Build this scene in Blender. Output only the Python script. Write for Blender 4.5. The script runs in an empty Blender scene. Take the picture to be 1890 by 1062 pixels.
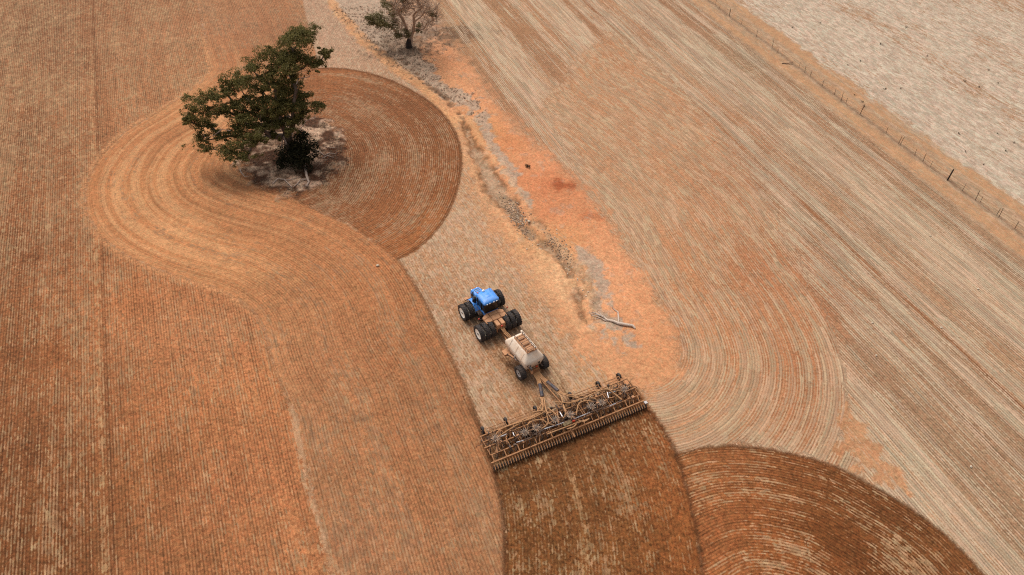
import bpy, math, random
import numpy as np
from mathutils import Vector, Matrix

# ---------------------------------------------------------------- camera, sky, sun, exposure
S = bpy.context.scene
C = S.collection
H, TH, F = 64.0, math.radians(44.5), 1430.0          # drone height, pitch below the horizon, focal length in photo pixels
cam = bpy.data.cameras.new('camera')
cam.sensor_width = 36.0
cam.lens = F / 1890 * 36
cam.clip_end = 6000
camo = bpy.data.objects.new('camera', cam)
C.objects.link(camo)
camo.location = (0, 0, H)
camo.rotation_euler = (math.pi / 2 - TH, 0, 0)
S.camera = camo

SUN_EL, SUN_AZ = math.radians(58), math.radians(118)  # azimuth measured from +X, anticlockwise: light comes from far left
W = bpy.data.worlds.new('World')
S.world = W
W.use_nodes = True
wn, wl = W.node_tree.nodes, W.node_tree.links
sky = wn.new('ShaderNodeTexSky')
sky.sky_type = 'NISHITA'
sky.sun_disc = False
sky.sun_elevation = SUN_EL
sky.sun_rotation = math.radians(90) - SUN_AZ
sky.dust_density = 4.0
sky.air_density = 1.0
hs = wn.new('ShaderNodeHueSaturation')               # an overcast sky is greyer than a clear one
hs.inputs['Saturation'].default_value = 0.22
wl.new(sky.outputs[0], hs.inputs['Color'])
wl.new(hs.outputs[0], wn['Background'].inputs[0])
wn['Background'].inputs[1].default_value = 0.12
sl = bpy.data.lights.new('sun', 'SUN')
sl.energy = 1.5
sl.angle = math.radians(26)
sl.color = (1.0, 0.95, 0.88)
so = bpy.data.objects.new('sun', sl)
C.objects.link(so)
sd = Vector((math.cos(SUN_AZ) * math.cos(SUN_EL), math.sin(SUN_AZ) * math.cos(SUN_EL), math.sin(SUN_EL)))
so.rotation_euler = sd.to_track_quat('Z', 'Y').to_euler()
S.view_settings.view_transform = 'Standard'
S.view_settings.look = 'None'
S.view_settings.exposure = 0.50
S.view_settings.gamma = 1.0
S.cycles.use_denoising = False                          # keeps the grain of soil and straw
S.cycles.filter_width = 1.2
S.cycles.max_bounces = 6
S.cycles.use_adaptive_sampling = False
KALB = 0.62                                            # seen colour -> surface reflectance

rnd = random.Random(7)
RS = np.random.RandomState(11)
ST, CT = math.sin(TH), math.cos(TH)

def G(px, py, z=0.0):
    """ground (or height z) point seen at a pixel of the photograph"""
    u, v = (px - 945) / F, (py - 531) / F
    d = np.array([u, CT - v * ST, -ST - v * CT])
    t = (z - H) / d[2]
    return np.array([d[0] * t, d[1] * t, z])

def lin(c):
    c = np.asarray(c, float) / 255.0
    return np.where(c <= 0.04045, c / 12.92, ((c + 0.055) / 1.055) ** 2.4)

# ---------------------------------------------------------------- numpy noise
def _hash(ix, iy, seed):
    with np.errstate(over='ignore'):
        h = (ix.astype(np.int64) * 374761393 + iy.astype(np.int64) * 668265263 + seed * 974711).astype(np.uint32)
        h = (h ^ (h >> np.uint32(13))) * np.uint32(1274126177)
        h = (h ^ (h >> np.uint32(16))) * np.uint32(2246822519)
        h = h ^ (h >> np.uint32(15))
    return h.astype(np.float64) / 4294967295.0

def vn(x, y, seed=0):
    ix, iy = np.floor(x), np.floor(y)
    fx, fy = x - ix, y - iy
    fx = fx * fx * (3 - 2 * fx); fy = fy * fy * (3 - 2 * fy)
    a = _hash(ix, iy, seed); b = _hash(ix + 1, iy, seed)
    c = _hash(ix, iy + 1, seed); d = _hash(ix + 1, iy + 1, seed)
    return (a * (1 - fx) + b * fx) * (1 - fy) + (c * (1 - fx) + d * fx) * fy

def fbm(x, y, seed=0, o=3):
    s, w, t = 0, 1.0, 0
    for i in range(o):
        s = s + w * vn(x * 2 ** i + 17.3 * i, y * 2 ** i - 9.1 * i, seed + i); t += w; w *= 0.5
    return s / t

def sst(a, b, x):
    t = np.clip((x - a) / (b - a), 0, 1)
    return t * t * (3 - 2 * t)

# ---------------------------------------------------------------- guide lines of the fields, read off the photograph, laid on the ground
def gl(pts, sub=3):
    """pixel polyline -> smoothed ground polyline"""
    p = np.array([G(*q)[:2] for q in pts])
    if sub <= 1 or len(p) < 3: return p
    e = np.vstack([2 * p[0] - p[1], p, 2 * p[-1] - p[-2]])
    out = []
    for i in range(1, len(e) - 2):
        a, b, c, d = e[i - 1:i + 3]
        for k in range(sub):
            t = k / sub
            out.append(0.5 * (2 * b + (c - a) * t + (2 * a - 5 * b + 4 * c - d) * t * t + (3 * b - a - 3 * c + d) * t ** 3))
    out.append(p[-1])
    return np.array(out)

G1 = [(318, -160), (345, -70), (363, 0), (387, 100), (394, 128), (367, 157), (293, 207), (233, 243), (187, 290), (163, 333), (158, 360), (162, 394), (183, 432), (227, 467), (290, 497),
      (350, 517), (400, 531), (443, 554), (470, 577), (489, 610), (498, 650), (513, 700), (543, 770), (556, 830), (575, 900), (600, 1000), (613, 1070), (640, 1200)]
G2 = [(480, 160), (530, 138), (590, 126), (640, 127), (700, 140), (760, 166), (810, 201), (842, 245), (853, 290), (848, 340), (830, 390), (795, 440), (735, 480), (650, 520)]
GB = [(735, 480), (780, 550), (830, 655), (870, 740), (888, 795), (912, 870), (925, 920), (932, 990), (932, 1062), (930, 1210)]
G5 = [(690, -140), (770, 10), (830, 85), (920, 200), (1000, 270), (1080, 350), (1130, 410), (1165, 470), (1205, 540), (1240, 600), (1256, 650), (1240, 690), (1205, 712), (1150, 712)]
G4 = [(1180, 870), (1222, 848), (1260, 835), (1293, 827), (1350, 823), (1420, 829), (1493, 845), (1543, 861), (1610, 896), (1677, 935), (1743, 985), (1780, 1021), (1820, 1064), (1900, 1170)]
G3R = [(1150, 690), (1195, 752), (1225, 792), (1250, 842), (1270, 910), (1287, 985), (1297, 1062), (1305, 1200)]
GT = [(885, 545), (918, 600), (975, 680), (1035, 772)]                      # path of the machines
G6 = [(560, -60), (720, 250), (850, 440), (950, 590), (1060, 740), (1150, 850)]

STEP = 0.2
X0, X1, Y0, Y1 = -108.0, 108.0, 24.0, 152.0
CS = 0.6
cxs = np.arange(X0, X1 + CS, CS); cys = np.arange(Y0, Y1 + CS, CS)
CX, CY = np.meshgrid(cxs, cys)

def poly_field(pl):
    """signed distance (right of the direction of travel is +) and arc length along a polyline, on the coarse grid"""
    best = np.full(CX.shape, 1e9); sg = np.zeros(CX.shape); al = np.zeros(CX.shape)
    acc = 0.0
    n = len(pl) - 1
    for i in range(n):
        a, b = pl[i], pl[i + 1]
        d = b - a; L = math.hypot(*d)
        if L < 1e-6: continue
        t = ((CX - a[0]) * d[0] + (CY - a[1]) * d[1]) / (L * L)
        tc = np.clip(t, 0.0, 1.0)
        dx = CX - (a[0] + d[0] * tc); dy = CY - (a[1] + d[1] * tc)
        q = dx * dx + dy * dy
        cr = (CX - a[0]) * d[1] - (CY - a[1]) * d[0]
        m = q < best - 1e-9
        best = np.where(m, q, best); sg = np.where(m, np.sign(cr), sg); al = np.where(m, acc + t * L if i in (0, n - 1) else acc + tc * L, al)
        acc += L
    return np.sqrt(best) * sg, al

def poly_sdf(pl):
    """distance inside a closed outline (+ inside)"""
    best = np.full(CX.shape, 1e9); ins = np.zeros(CX.shape, bool)
    n = len(pl)
    for i in range(n):
        a, b = pl[i], pl[(i + 1) % n]
        d = b - a; L2 = d[0] ** 2 + d[1] ** 2
        if L2 < 1e-9: continue
        tc = np.clip(((CX - a[0]) * d[0] + (CY - a[1]) * d[1]) / L2, 0, 1)
        best = np.minimum(best, (CX - a[0] - d[0] * tc) ** 2 + (CY - a[1] - d[1] * tc) ** 2)
        if a[1] != b[1]:
            c = ((a[1] > CY) != (b[1] > CY)) & (CX < (b[0] - a[0]) * (CY - a[1]) / (b[1] - a[1]) + a[0])
            ins ^= c
    return np.where(ins, 1, -1) * np.sqrt(best)

inx = np.arange(X0, X1 + 1e-6, STEP); iny = np.arange(Y0, Y1 + 1e-6, STEP)
grow = np.cumsum(0.4 * 1.55 ** np.arange(18))
gx = np.concatenate([X0 - grow[::-1], inx, X1 + grow]); gy = np.concatenate([Y0 - grow[::-1][8:], iny, Y1 + grow])
NX, NY = len(gx), len(gy)
X, Y = np.meshgrid(gx, gy)

def up(f):
    """coarse field -> value at every ground vertex (bilinear)"""
    u = np.clip((X - X0) / CS, 0, len(cxs) - 1.001); v = np.clip((Y - Y0) / CS, 0, len(cys) - 1.001)
    i = u.astype(int); j = v.astype(int); a = u - i; b = v - j
    return (f[j, i] * (1 - a) + f[j, i + 1] * a) * (1 - b) + (f[j + 1, i] * (1 - a) + f[j + 1, i + 1] * a) * b

def field(pl): return tuple(up(q) for q in poly_field(pl))
def area(px, sub=3): return up(poly_sdf(gl(px, sub)))

# straight sowing rows run parallel to the fence
fa = G(1305, 0)[:2]; fb = G(1841, 402)[:2]
fd = (fb - fa) / np.hypot(*(fb - fa))
UF = (X - fa[0]) * -fd[1] + (Y - fa[1]) * fd[0]        # + beyond the fence (far right)
VF = (X - fa[0]) * fd[0] + (Y - fa[1]) * fd[1]
wob = (fbm(X / 1.3, Y / 1.3, 5) - 0.5)                  # ragged edges
wob2 = (fbm(X / 0.5, Y / 0.5, 6) - 0.5)
big = fbm(X / 9, Y / 9, 21)
mid = fbm(X / 2.6, Y / 2.6, 31)
fine = fbm(X / 0.7, Y / 0.7, 41, 2)

shp = X.shape
soil = np.zeros(shp + (3,)); straw = np.zeros(shp + (3,)); dens = np.zeros(shp); amp = np.zeros(shp)
U = UF.copy(); V = VF.copy(); hgt = np.zeros(shp)

def blend(m, so=None, st=None, d=None, a=None):
    global soil, straw, dens, amp
    if so is not None: soil = soil * (1 - m[..., None]) + so * m[..., None]
    if st is not None: straw = straw * (1 - m[..., None]) + st * m[..., None]
    if d is not None: dens = dens * (1 - m) + d * m
    if a is not None: amp = amp * (1 - m) + a * m

def col(*c): return lin(c) * np.ones(shp + (3,))
def mixc(a, b, t): t = np.clip(t, 0, 1)[..., None]; return lin(a) * (1 - t) + lin(b) * t

def idw(samples, p=2.2):
    """smooth map through soil-colour samples (px, py, r, g, b)"""
    num = np.zeros(CX.shape + (3,)); den = np.zeros(CX.shape)
    for s in samples:
        q = G(s[0], s[1]); w = 1.0 / (((CX - q[0]) ** 2 + (CY - q[1]) ** 2) + 6.0) ** (p / 2)
        num += w[..., None] * lin(s[2:5]); den += w
    f = num / den[..., None]
    return np.stack([up(f[..., k]) for k in range(3)], -1)

def idv(samples, p=2.2):
    num = np.zeros(CX.shape); den = np.zeros(CX.shape)
    for s in samples:
        q = G(s[0], s[1]); w = 1.0 / (((CX - q[0]) ** 2 + (CY - q[1]) ** 2) + 6.0) ** (p / 2)
        num += w * s[2]; den += w
    return up(num / den)

def setuv(m, u, v):
    global U, V
    U = np.where(m, u, U); V = np.where(m, v, V)

# --- 1 the old stubble between the worked land and the gully (where the tractor drives)
U6, V6 = field(gl(G6))
setuv(UF < 1e9, U6 + 200, V6)
so = idw([(600, 20, 184, 144, 118), (620, 70, 186, 146, 120), (660, 105, 188, 146, 118), (720, 135, 186, 140, 108), (800, 450, 190, 142, 106), (900, 420, 203, 150, 110), (960, 480, 205, 150, 110), (800, 560, 178, 128, 92),
          (870, 660, 176, 126, 90), (1010, 620, 184, 136, 100), (1080, 700, 196, 146, 104), (940, 760, 176, 128, 92), (1100, 690, 205, 148, 104)])
st6 = vn(U6 / 1.7, V6 / 14, 61) * 0.5 + vn(U6 / 0.8, V6 / 5, 62) * 0.3
soil = so.copy(); straw = col(205, 177, 154); dens = 0.43 + 0.5 * (st6 - 0.4) + 0.3 * (mid - 0.5); amp = np.full(shp, 0.45)

# --- 2 the right-hand field up to the fence
sR = area([(700, -260), (790, -20), (830, 85), (920, 200), (1000, 270), (1080, 350), (1130, 410), (1165, 470), (1205, 540), (1240, 600), (1256, 650), (1244, 690), (1200, 712), (1190, 745), (1225, 800), (1300, 1000), (1310, 1250),
           (2300, 1250), (2300, 700), (2000, -260)], 1)
mR = sst(-1.4, 1.4, sR + wob * 1.5)
u1 = UF
bands = (vn(u1 / 6.3, VF / 160, 71) * 0.45 + vn(u1 / 2.1, VF / 90, 72) * 0.35 + vn(u1 / 0.8, VF / 50, 73) * 0.3)
soR = idw([(850, 40, 190, 142, 104), (1000, 40, 188, 136, 98), (1100, 60, 186, 134, 98), (1200, 60, 178, 128, 94), (1250, 100, 190, 148, 116), (1330, 120, 176, 138, 106), (1080, 220, 196, 142, 104), (1200, 250, 184, 128, 90), (1350, 330, 172, 110, 72),
           (1480, 330, 180, 138, 106), (1600, 420, 172, 130, 98), (1700, 420, 184, 144, 112), (1480, 560, 168, 108, 72), (1620, 640, 184, 142, 110), (1750, 620, 176, 136, 104), (1800, 500, 182, 144, 114),
           (1650, 820, 186, 148, 116), (1850, 820, 178, 138, 106), (1800, 950, 182, 142, 110), (1230, 420, 196, 140, 100), (1300, 560, 192, 130, 88)])
bl = np.clip((bands - 0.5) * 2.5 + 0.42, 0.06, 0.85)
blend(mR, soR * (1 + .42 * (bl - .45))[..., None], col(209, 186, 162), .05 + .08 * sst(-60, -20, UF) + bl * 0.75 + 0.25 * (mid - 0.5) + 0.02, 0.95 + 0.4 * (vn(u1 / 3, VF / 60, 77) - 0.4))
setuv((mR > 0.5), UF + 400, VF * .16)
for (pa, pb, wd, dd, cc) in (((1187, 10), (1530, 290), 3.2, 0.62, None), ((1500, 387), (1840, 704), .9, 0.22, None), ((1080, 0), (1400, 277), 0.5, 0.05, (160, 104, 66)), ((1090, 0), (1410, 277), 0.35, 0.85, None),
                             ((1480, 330), (1890, 690), 5.0, 0.22, None), ((1420, 300), (1890, 720), 2.4, 0.74, None), ((1300, 40), (1890, 520), 1.2, 0.8, None), ((1240, 5), (1890, 560), 1.6, 0.22, None)):
    a = G(*pa)[:2]; um = (a[0] - fa[0]) * -fd[1] + (a[1] - fa[1]) * fd[0]
    mm = np.exp(-((UF - um + (fbm(VF / 25, u1 * 0, 81) - .5) * 1.2) / (wd * 0.5)) ** 4) * mR * 0.85
    blend(mm, None if cc is None else col(*cc), None, dd + 0.3 * (mid - .5), None)

# --- 3 the turning pass that wraps the bare end of the gully
U5, V5 = field(gl(G5))
sT = area([(1000, 190), (1130, 60), (1290, 200), (1400, 350), (1480, 490), (1545, 630), (1566, 740), (1556, 800), (1600, 880), (1450, 830), (1350, 820), (1290, 825), (1245, 838), (1225, 800), (1190, 740), (1200, 705), (1240, 690), (1256, 650), (1240, 600), (1165, 470), (1080, 350)], 2)
mT = sst(-3.0, 3.0, sT + wob * 2.0)
s5 = vn(-U5 / 0.85, V5 / 30, 91) * .5 + vn(-U5 / 2.6, V5 / 60, 92) * .5
so5 = idw([(1230, 300, 196, 142, 104), (1330, 330, 178, 116, 78), (1180, 380, 196, 148, 112), (1290, 480, 200, 136, 92), (1400, 500, 180, 112, 72), (1290, 620, 208, 142, 96), (1400, 650, 192, 122, 78), (1500, 700, 176, 108, 68), (1300, 760, 206, 150, 110), (1450, 780, 186, 120, 78), (1240, 760, 204, 148, 108)])
d5 = idv([(1100, 200, .45), (1230, 300, .38), (1180, 400, .5), (1330, 330, .32), (1290, 480, .36), (1400, 500, .34), (1290, 620, .42), (1330, 690, .62), (1400, 650, .42), (1500, 700, .45), (1300, 780, .66), (1450, 780, .55), (1230, 740, .5)])
blend(mT, so5 * .75 + lin((196, 146, 108)) * .25, col(202, 172, 143), np.clip(d5 + .05 + (s5 - .5) * 0.6 + .3 * (mid - .5), .02, .8), .72)
setuv(mT > 0.5, -U5 + 600, V5 * .45)
# bare triangle between the turn and the rows
sW = area([(1560, 750), (1600, 800), (1650, 860), (1700, 930), (1712, 948), (1650, 905), (1590, 868), (1545, 850), (1530, 820)], 2)
mW = sst(-0.5, 0.5, sW + wob * 3.4 + (mid - .5) * 2)
blend(mW * .9, mixc((192, 132, 90), (204, 154, 114), mid), None, 0.14, 0.15)

# --- 4 bare wash-out ground of the gully
sB = area([(545, -60), (600, -20), (640, 49), (678, 85), (734, 122), (775, 158), (812, 205), (840, 245), (860, 300), (880, 345), (905, 395), (935, 440), (975, 500), (1010, 565), (1040, 610), (1075, 660), (1120, 690), (1165, 715),
           (1205, 712), (1240, 690), (1256, 650), (1240, 600), (1205, 540), (1165, 470), (1130, 410), (1080, 350), (1000, 270), (920, 200), (845, 95), (800, 30), (760, -60)], 2)
mB = sst(-1.7, 1.9, sB + wob * 3.2 + (mid - .5) * 2.4)
soB = idw([(850, 110, 226, 152, 106), (900, 180, 226, 152, 106), (960, 230, 224, 150, 106), (930, 260, 206, 122, 76), (1000, 300, 224, 148, 104), (1010, 340, 200, 112, 70), (960, 330, 206, 126, 82), (1060, 390, 216, 140, 96), (1020, 390, 206, 122, 80), (1100, 440, 222, 150, 106),
           (1140, 500, 226, 154, 110), (1170, 560, 222, 150, 104), (1210, 620, 216, 146, 100), (1220, 680, 210, 144, 98), (1100, 640, 214, 150, 106), (1130, 690, 212, 150, 106), (1060, 600, 212, 150, 106), (1007, 483, 222, 168, 122), (1032, 520, 224, 172, 128),
           (980, 440, 212, 156, 108), (1040, 440, 208, 140, 86), (920, 370, 206, 154, 112), (880, 300, 206, 150, 106), (870, 250, 200, 140, 92), (900, 250, 206, 140, 84), (650, 45, 208, 146, 102), (740, 135, 206, 146, 102), (800, 185, 206, 150, 108), (700, 70, 176, 140, 114), (720, 30, 170, 136, 112)], 3.0)
soB = soB * .82 + lin((226, 168, 126)) * .18
blend(mB, soB, col(186, 154, 126), np.clip(0.10 + 0.9 * (mid - .55), 0, .5), 0.12)
# ragged rows of older seeding showing in the bare strip
along5 = vn(-U5 / 0.6, V5 / 18, 95)
soil *= (1 + (mB * (along5 - .5) * 0.12 * sst(-8, -1, U5)))[..., None]

# grey silt flats, channel and litter of the gully: ribbons of given half-width
def ribbon(px, wpx, ns=1.0, sc=1.4, seed=3):
    p = gl(px, 3); d, a = poly_field(p)
    d = up(np.abs(d)); a = up(a); tot = np.sum(np.hypot(*np.diff(p, axis=0).T))
    t = np.clip(a / tot, 0, 1); w = np.interp(t, np.linspace(0, 1, len(wpx)), wpx)
    return np.where(d < 14, w - d + (fbm(X / sc, Y / sc, seed, 4) - .5) * 3.0 * ns, -9.0)
g1 = ribbon([(560, -90), (640, -20), (690, 45), (735, 92), (785, 140), (822, 168), (862, 195), (880, 225)], [3.5, 4.5, 5.0, 4.6, 3.4, 2.4, 1.4, 0.2], 1.3, 1.8, 3)
g2_ = ribbon([(850, 170), (880, 195), (897, 235), (922, 284), (945, 330), (968, 359), (984, 384)], [.9, .8, .55, .7, .9, .7, .1], 1.2, 1.2, 8)
g3_ = ribbon([(1060, 448), (1080, 465), (1095, 490), (1108, 520), (1120, 545), (1126, 580)], [.2, .8, .9, .8, .9, .2], 1.2, 1.2, 13)
g4_ = ribbon([(1100, 560), (1118, 592), (1150, 610), (1160, 640), (1180, 665)], [.3, .8, .9, .5, -.3], 1.8, 1.0, 17)
g5_ = ribbon([(1085, 510), (1100, 545), (1108, 575)], [.2, .35, .2], 1.2, .9, 19)
spots = (fbm(X / 1.3, Y / 1.3, 140, 4) - 0.65) * 6
mG = np.clip(sst(-0.3, 0.3, g1) + sst(-.2, .2, g2_) + sst(-.2, .2, g3_) + sst(-.2, .2, g4_) + sst(-.2, .2, g5_) + sst(0, .5, spots) * mB * .4, 0, 1) * sst(-1.5, .5, sB + 1.5)
blend(mG * .85, mixc((172, 146, 126), (190, 164, 142), fine), col(196, 172, 150), 0.22 + .5 * (fine - .5), 0.0)
trk = ribbon([(575, -50), (615, 10), (640, 40), (680, 82), (735, 128), (776, 158), (812, 196), (842, 235)], [.5, .7, .9, 1.0, 1.1, 1.0, .7, .2], .4, 1.2, 37)
blend(sst(-.35, .35, trk) * .8, mixc((204, 144, 98), (218, 162, 114), fine), None, .04, .1)
ch = ribbon([(855, 225), (880, 285), (908, 328), (917, 351), (942, 382), (965, 419), (999, 447), (1027, 472), (1055, 503), (1064, 534), (1072, 571), (1078, 600)], [.05, .3, .7, .8, 1.3, 1.25, .45, .4, .3, .35, .25, -.2], .5, 1.1, 23)
ch2 = ribbon([(985, 415), (1010, 432), (1035, 460), (1050, 480), (1075, 505), (1092, 535), (1102, 570), (1110, 600)], [.3, .4, .6, .65, .2, .2, .15, .1], .7, 1.0, 27)
ch3 = ribbon([(690, 40), (725, 92), (772, 140), (822, 182), (850, 215), (868, 245)], [-.3, .0, .15, .3, .3, -.2], .6, .8, 29)
mC = np.clip(sst(-.25, .35, ch) + .75 * sst(-.25, .35, ch2), 0, 1)
blend(mC * .85, mixc((146, 116, 90), (190, 158, 130), fine * 1.2 - .1), col(198, 176, 152), 0.2, 0.0)
blend(sst(-.2, .2, ch3) * .9, mixc((112, 82, 62), (150, 112, 84), fine), None, 0.1, 0.0)
edge = np.maximum(np.exp(-((ch + .1) / .22) ** 2), .8 * np.exp(-((ch2 + .1) / .2) ** 2)) * sst(.35, .6, fbm(X / 2.2, Y / 2.2, 33, 3)) * mB
blend(edge * .8, col(128, 90, 62), None, .05, 0)  # dark shade painted along the channel edges for relief
lip = np.exp(-((ch + 1.1) / .6) ** 2) * mB
blend(lip * .35, col(226, 176, 132), None, .05, 0); hgt += .18 * lip  # light-catching bank lip painted pale for relief, and raised a little
hgt -= 0.42 * sst(-.6, .6, ch) + 0.22 * sst(-.8, .8, ch2) + 0.3 * sst(-.5, .5, ch3)
# red stain on the bare clay, darker litter round the second tree, dark patch to its right
def blob(px, py, r, seed, sx=1.0):
    q = G(px, py); d = np.hypot((X - q[0]) / sx, Y - q[1])
    return sst(r, r * .3, d + (fbm(X / .9, Y / .9, seed, 4) - .5) * r * 1.5)
blend(blob(1042, 343, 1.3, 51, 1.4) * .75, col(158, 78, 44), None, 0, 0)
blend(blob(1030, 334, .8, 52) * .6, col(165, 84, 48), None, 0, 0)
blend(blob(1092, 400, 1.6, 53, 1.6) * .4, col(178, 96, 58), None, None, None)
t2 = blob(752, 82, 7.5, 54, 1.25)
blend(t2 * .75, mixc((84, 62, 48), (158, 130, 108), (fbm(X / .6, Y / .6, 57, 3) - .25) * 1.8), col(176, 150, 126), .25, 0)
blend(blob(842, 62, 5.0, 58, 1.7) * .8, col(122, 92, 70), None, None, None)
blend(blob(745, 45, 7, 59, 1.3) * .6, col(164, 140, 122), None, None, .1)

# --- 5 straight rows of the left field
sL = area([(-900, -300), (318, -160)] + G1[1:-1] + [(640, 1260), (-900, 1260)], 1)
mL = sst(-.15, .15, sL + wob2 * .5)
soL = idw([(40, 60, 140, 92, 60), (40, 250, 144, 94, 60), (40, 450, 136, 84, 50), (30, 650, 134, 82, 47), (30, 850, 118, 70, 38), (30, 1000, 112, 66, 34), (120, 100, 148, 96, 62), (110, 400, 158, 100, 62), (110, 650, 152, 92, 52), (100, 900, 128, 76, 40), (110, 1020, 118, 70, 36),
           (230, 80, 166, 112, 74), (300, 60, 172, 116, 78), (330, 150, 172, 116, 76), (230, 200, 170, 112, 72), (240, 560, 186, 116, 70), (300, 600, 186, 120, 76), (400, 620, 180, 118, 76), (300, 760, 176, 110, 66), (450, 720, 186, 118, 72), (250, 880, 158, 98, 56), (400, 900, 174, 108, 66), (500, 880, 182, 114, 70), (350, 1020, 158, 100, 60), (520, 1020, 172, 110, 68)])
dL = idv([(30, 60, .55), (100, 150, .5), (150, 60, .42), (40, 280, .5), (60, 450, .38), (30, 560, .4), (90, 560, .42), (40, 760, .38), (110, 640, .26), (90, 800, .4), (60, 950, .36), (130, 960, .32), (180, 700, .34), (240, 250, .22), (300, 100, .32), (380, 90, .3), (230, 600, .12), (400, 620, .2), (330, 760, .2), (300, 860, .22), (480, 720, .08), (500, 860, .1), (420, 980, .2), (230, 1000, .24), (560, 1020, .15)])
sL1 = vn(UF / 0.55, VF / 9, 101) * .5 + vn(UF / 1.9, VF / 30, 102) * .5
blend(mL, soL * (1 + .25 * (mid - .5) + .3 * (sL1 - .5))[..., None], mixc((160, 126, 98), (198, 164, 130), fine * 1.3 - .1), np.clip(dL + (sL1 - .5) * .5 + .5 * (mid - .5) + .2 * (big - .5), .0, .8), 1.0)
setuv(mL > .5, UF + 400, VF)
tr = G(182, 437)[:2]; ut = (tr[0] - fa[0]) * -fd[1] + (tr[1] - fa[1]) * fd[0]
lt = np.exp(-((UF - ut + .35) / .42) ** 2) * mL * sst(-10, 20, VF + 30); dk = np.exp(-((UF - ut - .35) / .22) ** 2) * mL
blend(lt * .8, None, col(200, 160, 122), .52 + .5 * (fine - .5), .4); blend(dk * .5, col(104, 64, 38), None, .1, None)

# --- 6 the pass round the right of the tree, and the pass that swerves round its left
U2, V2 = field(gl(G2)); U1, V1 = field(gl(G1))
s2 = area(G2[1:-1] + [(690, 448), (640, 412), (560, 385), (480, 350), (440, 300), (470, 210)], 2)
m2 = sst(-.1, .1, s2 + wob2 * .35)
n2 = vn(U2 / .75, V2 / 7, 111) * .5 + vn(U2 / 2.2, V2 / 16, 112) * .5
so2 = idw([(620, 150, 160, 102, 64), (700, 165, 148, 96, 62), (780, 200, 140, 90, 58), (820, 260, 136, 86, 52), (830, 330, 146, 90, 54), (790, 410, 156, 98, 58), (740, 450, 160, 100, 60), (700, 400, 160, 102, 64), (740, 300, 146, 94, 60), (680, 260, 134, 86, 56), (640, 350, 130, 84, 54), (600, 380, 146, 96, 64), (650, 200, 150, 96, 62)])
d2 = idv([(620, 150, .1), (700, 170, .4), (780, 205, .3), (820, 280, .18), (820, 370, .12), (740, 440, .08), (760, 300, .3), (690, 250, .36), (660, 300, .42), (640, 350, .55), (600, 370, .5), (690, 380, .28)])
blend(m2, so2 * (1 + .3 * (n2 - .5))[..., None], mixc((168, 132, 104), (196, 162, 134), fine), np.clip(d2 + (n2 - .5) * 1.0 + .35 * (mid - .5), 0, .9), 1.0)
setuv(m2 > .5, U2 + 900, V2)
s1 = area(G1 + GB[::-1][0:] + [(690, 448), (640, 414), (590, 392), (540, 368), (480, 352), (440, 310), (470, 210), (530, 138), (590, 126), (572, 60), (552, -30), (510, -160)], 1)
m1 = sst(-.12, .12, s1 + wob2 * .45)
V1s = V1
n1 = vn(U1 / .8, V1 / 22, 121) * .5 + vn(U1 / 2.3, V1 / 45, 122) * .5
so1 = idw([(450, 40, 172, 116, 80), (520, 60, 160, 108, 74), (400, 20, 176, 122, 84), (430, 110, 176, 114, 74), (330, 190, 190, 126, 80), (260, 270, 186, 122, 78), (200, 330, 178, 114, 70), (250, 350, 196, 132, 84), (300, 330, 202, 136, 86), (220, 430, 190, 124, 78), (330, 420, 200, 136, 88), (360, 330, 188, 122, 76), (420, 340, 160, 104, 66),
           (450, 480, 196, 130, 82), (400, 500, 194, 128, 80), (520, 430, 196, 130, 84), (560, 400, 176, 112, 70), (620, 430, 184, 118, 74), (680, 480, 182, 116, 72), (520, 520, 184, 122, 78), (560, 560, 180, 120, 78), (700, 560, 176, 114, 72), (600, 650, 178, 118, 78), (520, 640, 190, 128, 84), (740, 640, 168, 108, 68), (640, 760, 172, 114, 74), (560, 760, 178, 122, 82),
           (800, 760, 166, 112, 74), (720, 800, 178, 116, 74), (620, 880, 166, 112, 74), (860, 860, 170, 114, 74), (760, 920, 176, 114, 72), (660, 1000, 168, 114, 78), (860, 1000, 168, 114, 76)])
d1 = idv([(450, 40, .28), (520, 60, .3), (330, 190, .05), (260, 270, .08), (200, 330, .1), (300, 330, .02), (330, 420, .03), (450, 480, .08), (520, 430, .06), (430, 520, .2), (560, 400, .2), (620, 440, .14), (520, 520, .22), (560, 560, .3), (700, 560, .22), (600, 660, .26), (520, 640, .08), (740, 650, .24), (640, 760, .28), (800, 760, .28), (720, 800, .16), (620, 880, .32), (860, 860, .26), (760, 920, .2), (660, 1000, .34), (860, 1000, .32)])
loop = sst(0, 1, idv([(450, 40, 0), (400, 120, .6), (330, 190, 1), (200, 330, 1), (300, 420, 1), (400, 470, .8), (500, 470, .5), (560, 560, .2), (700, 560, 0), (600, 700, 0), (800, 800, 0), (620, 900, 0), (420, 330, .8)]))
lines = np.maximum(sst(.60, .72, vn(U1 / .55, V1 / 40, 125)), .7 * sst(.62, .75, vn(U1 / .30, V1 / 18, 126))) * loop
dlines = sst(.66, .8, vn(U1 / .38, V1 / 24, 127)) * loop
soil1 = so1 * (1 + .28 * (n1 - .5) + .2 * (mid - .5))[..., None]
soil1 = soil1 * (1 - .22 * dlines[..., None])
soil1 = soil1 * (1 - .44 * lines[..., None]) + lin((220, 164, 114)) * .44 * lines[..., None]
blend(m1, soil1, mixc((150, 116, 92), (186, 152, 122), fine * 1.3 - .1), np.clip(d1 + (n1 - .5) * .55 + .55 * (mid - .5), 0, .8), .85 - .5 * loop)
setuv(m1 > .5, U1 + 1100, V1)
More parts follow.
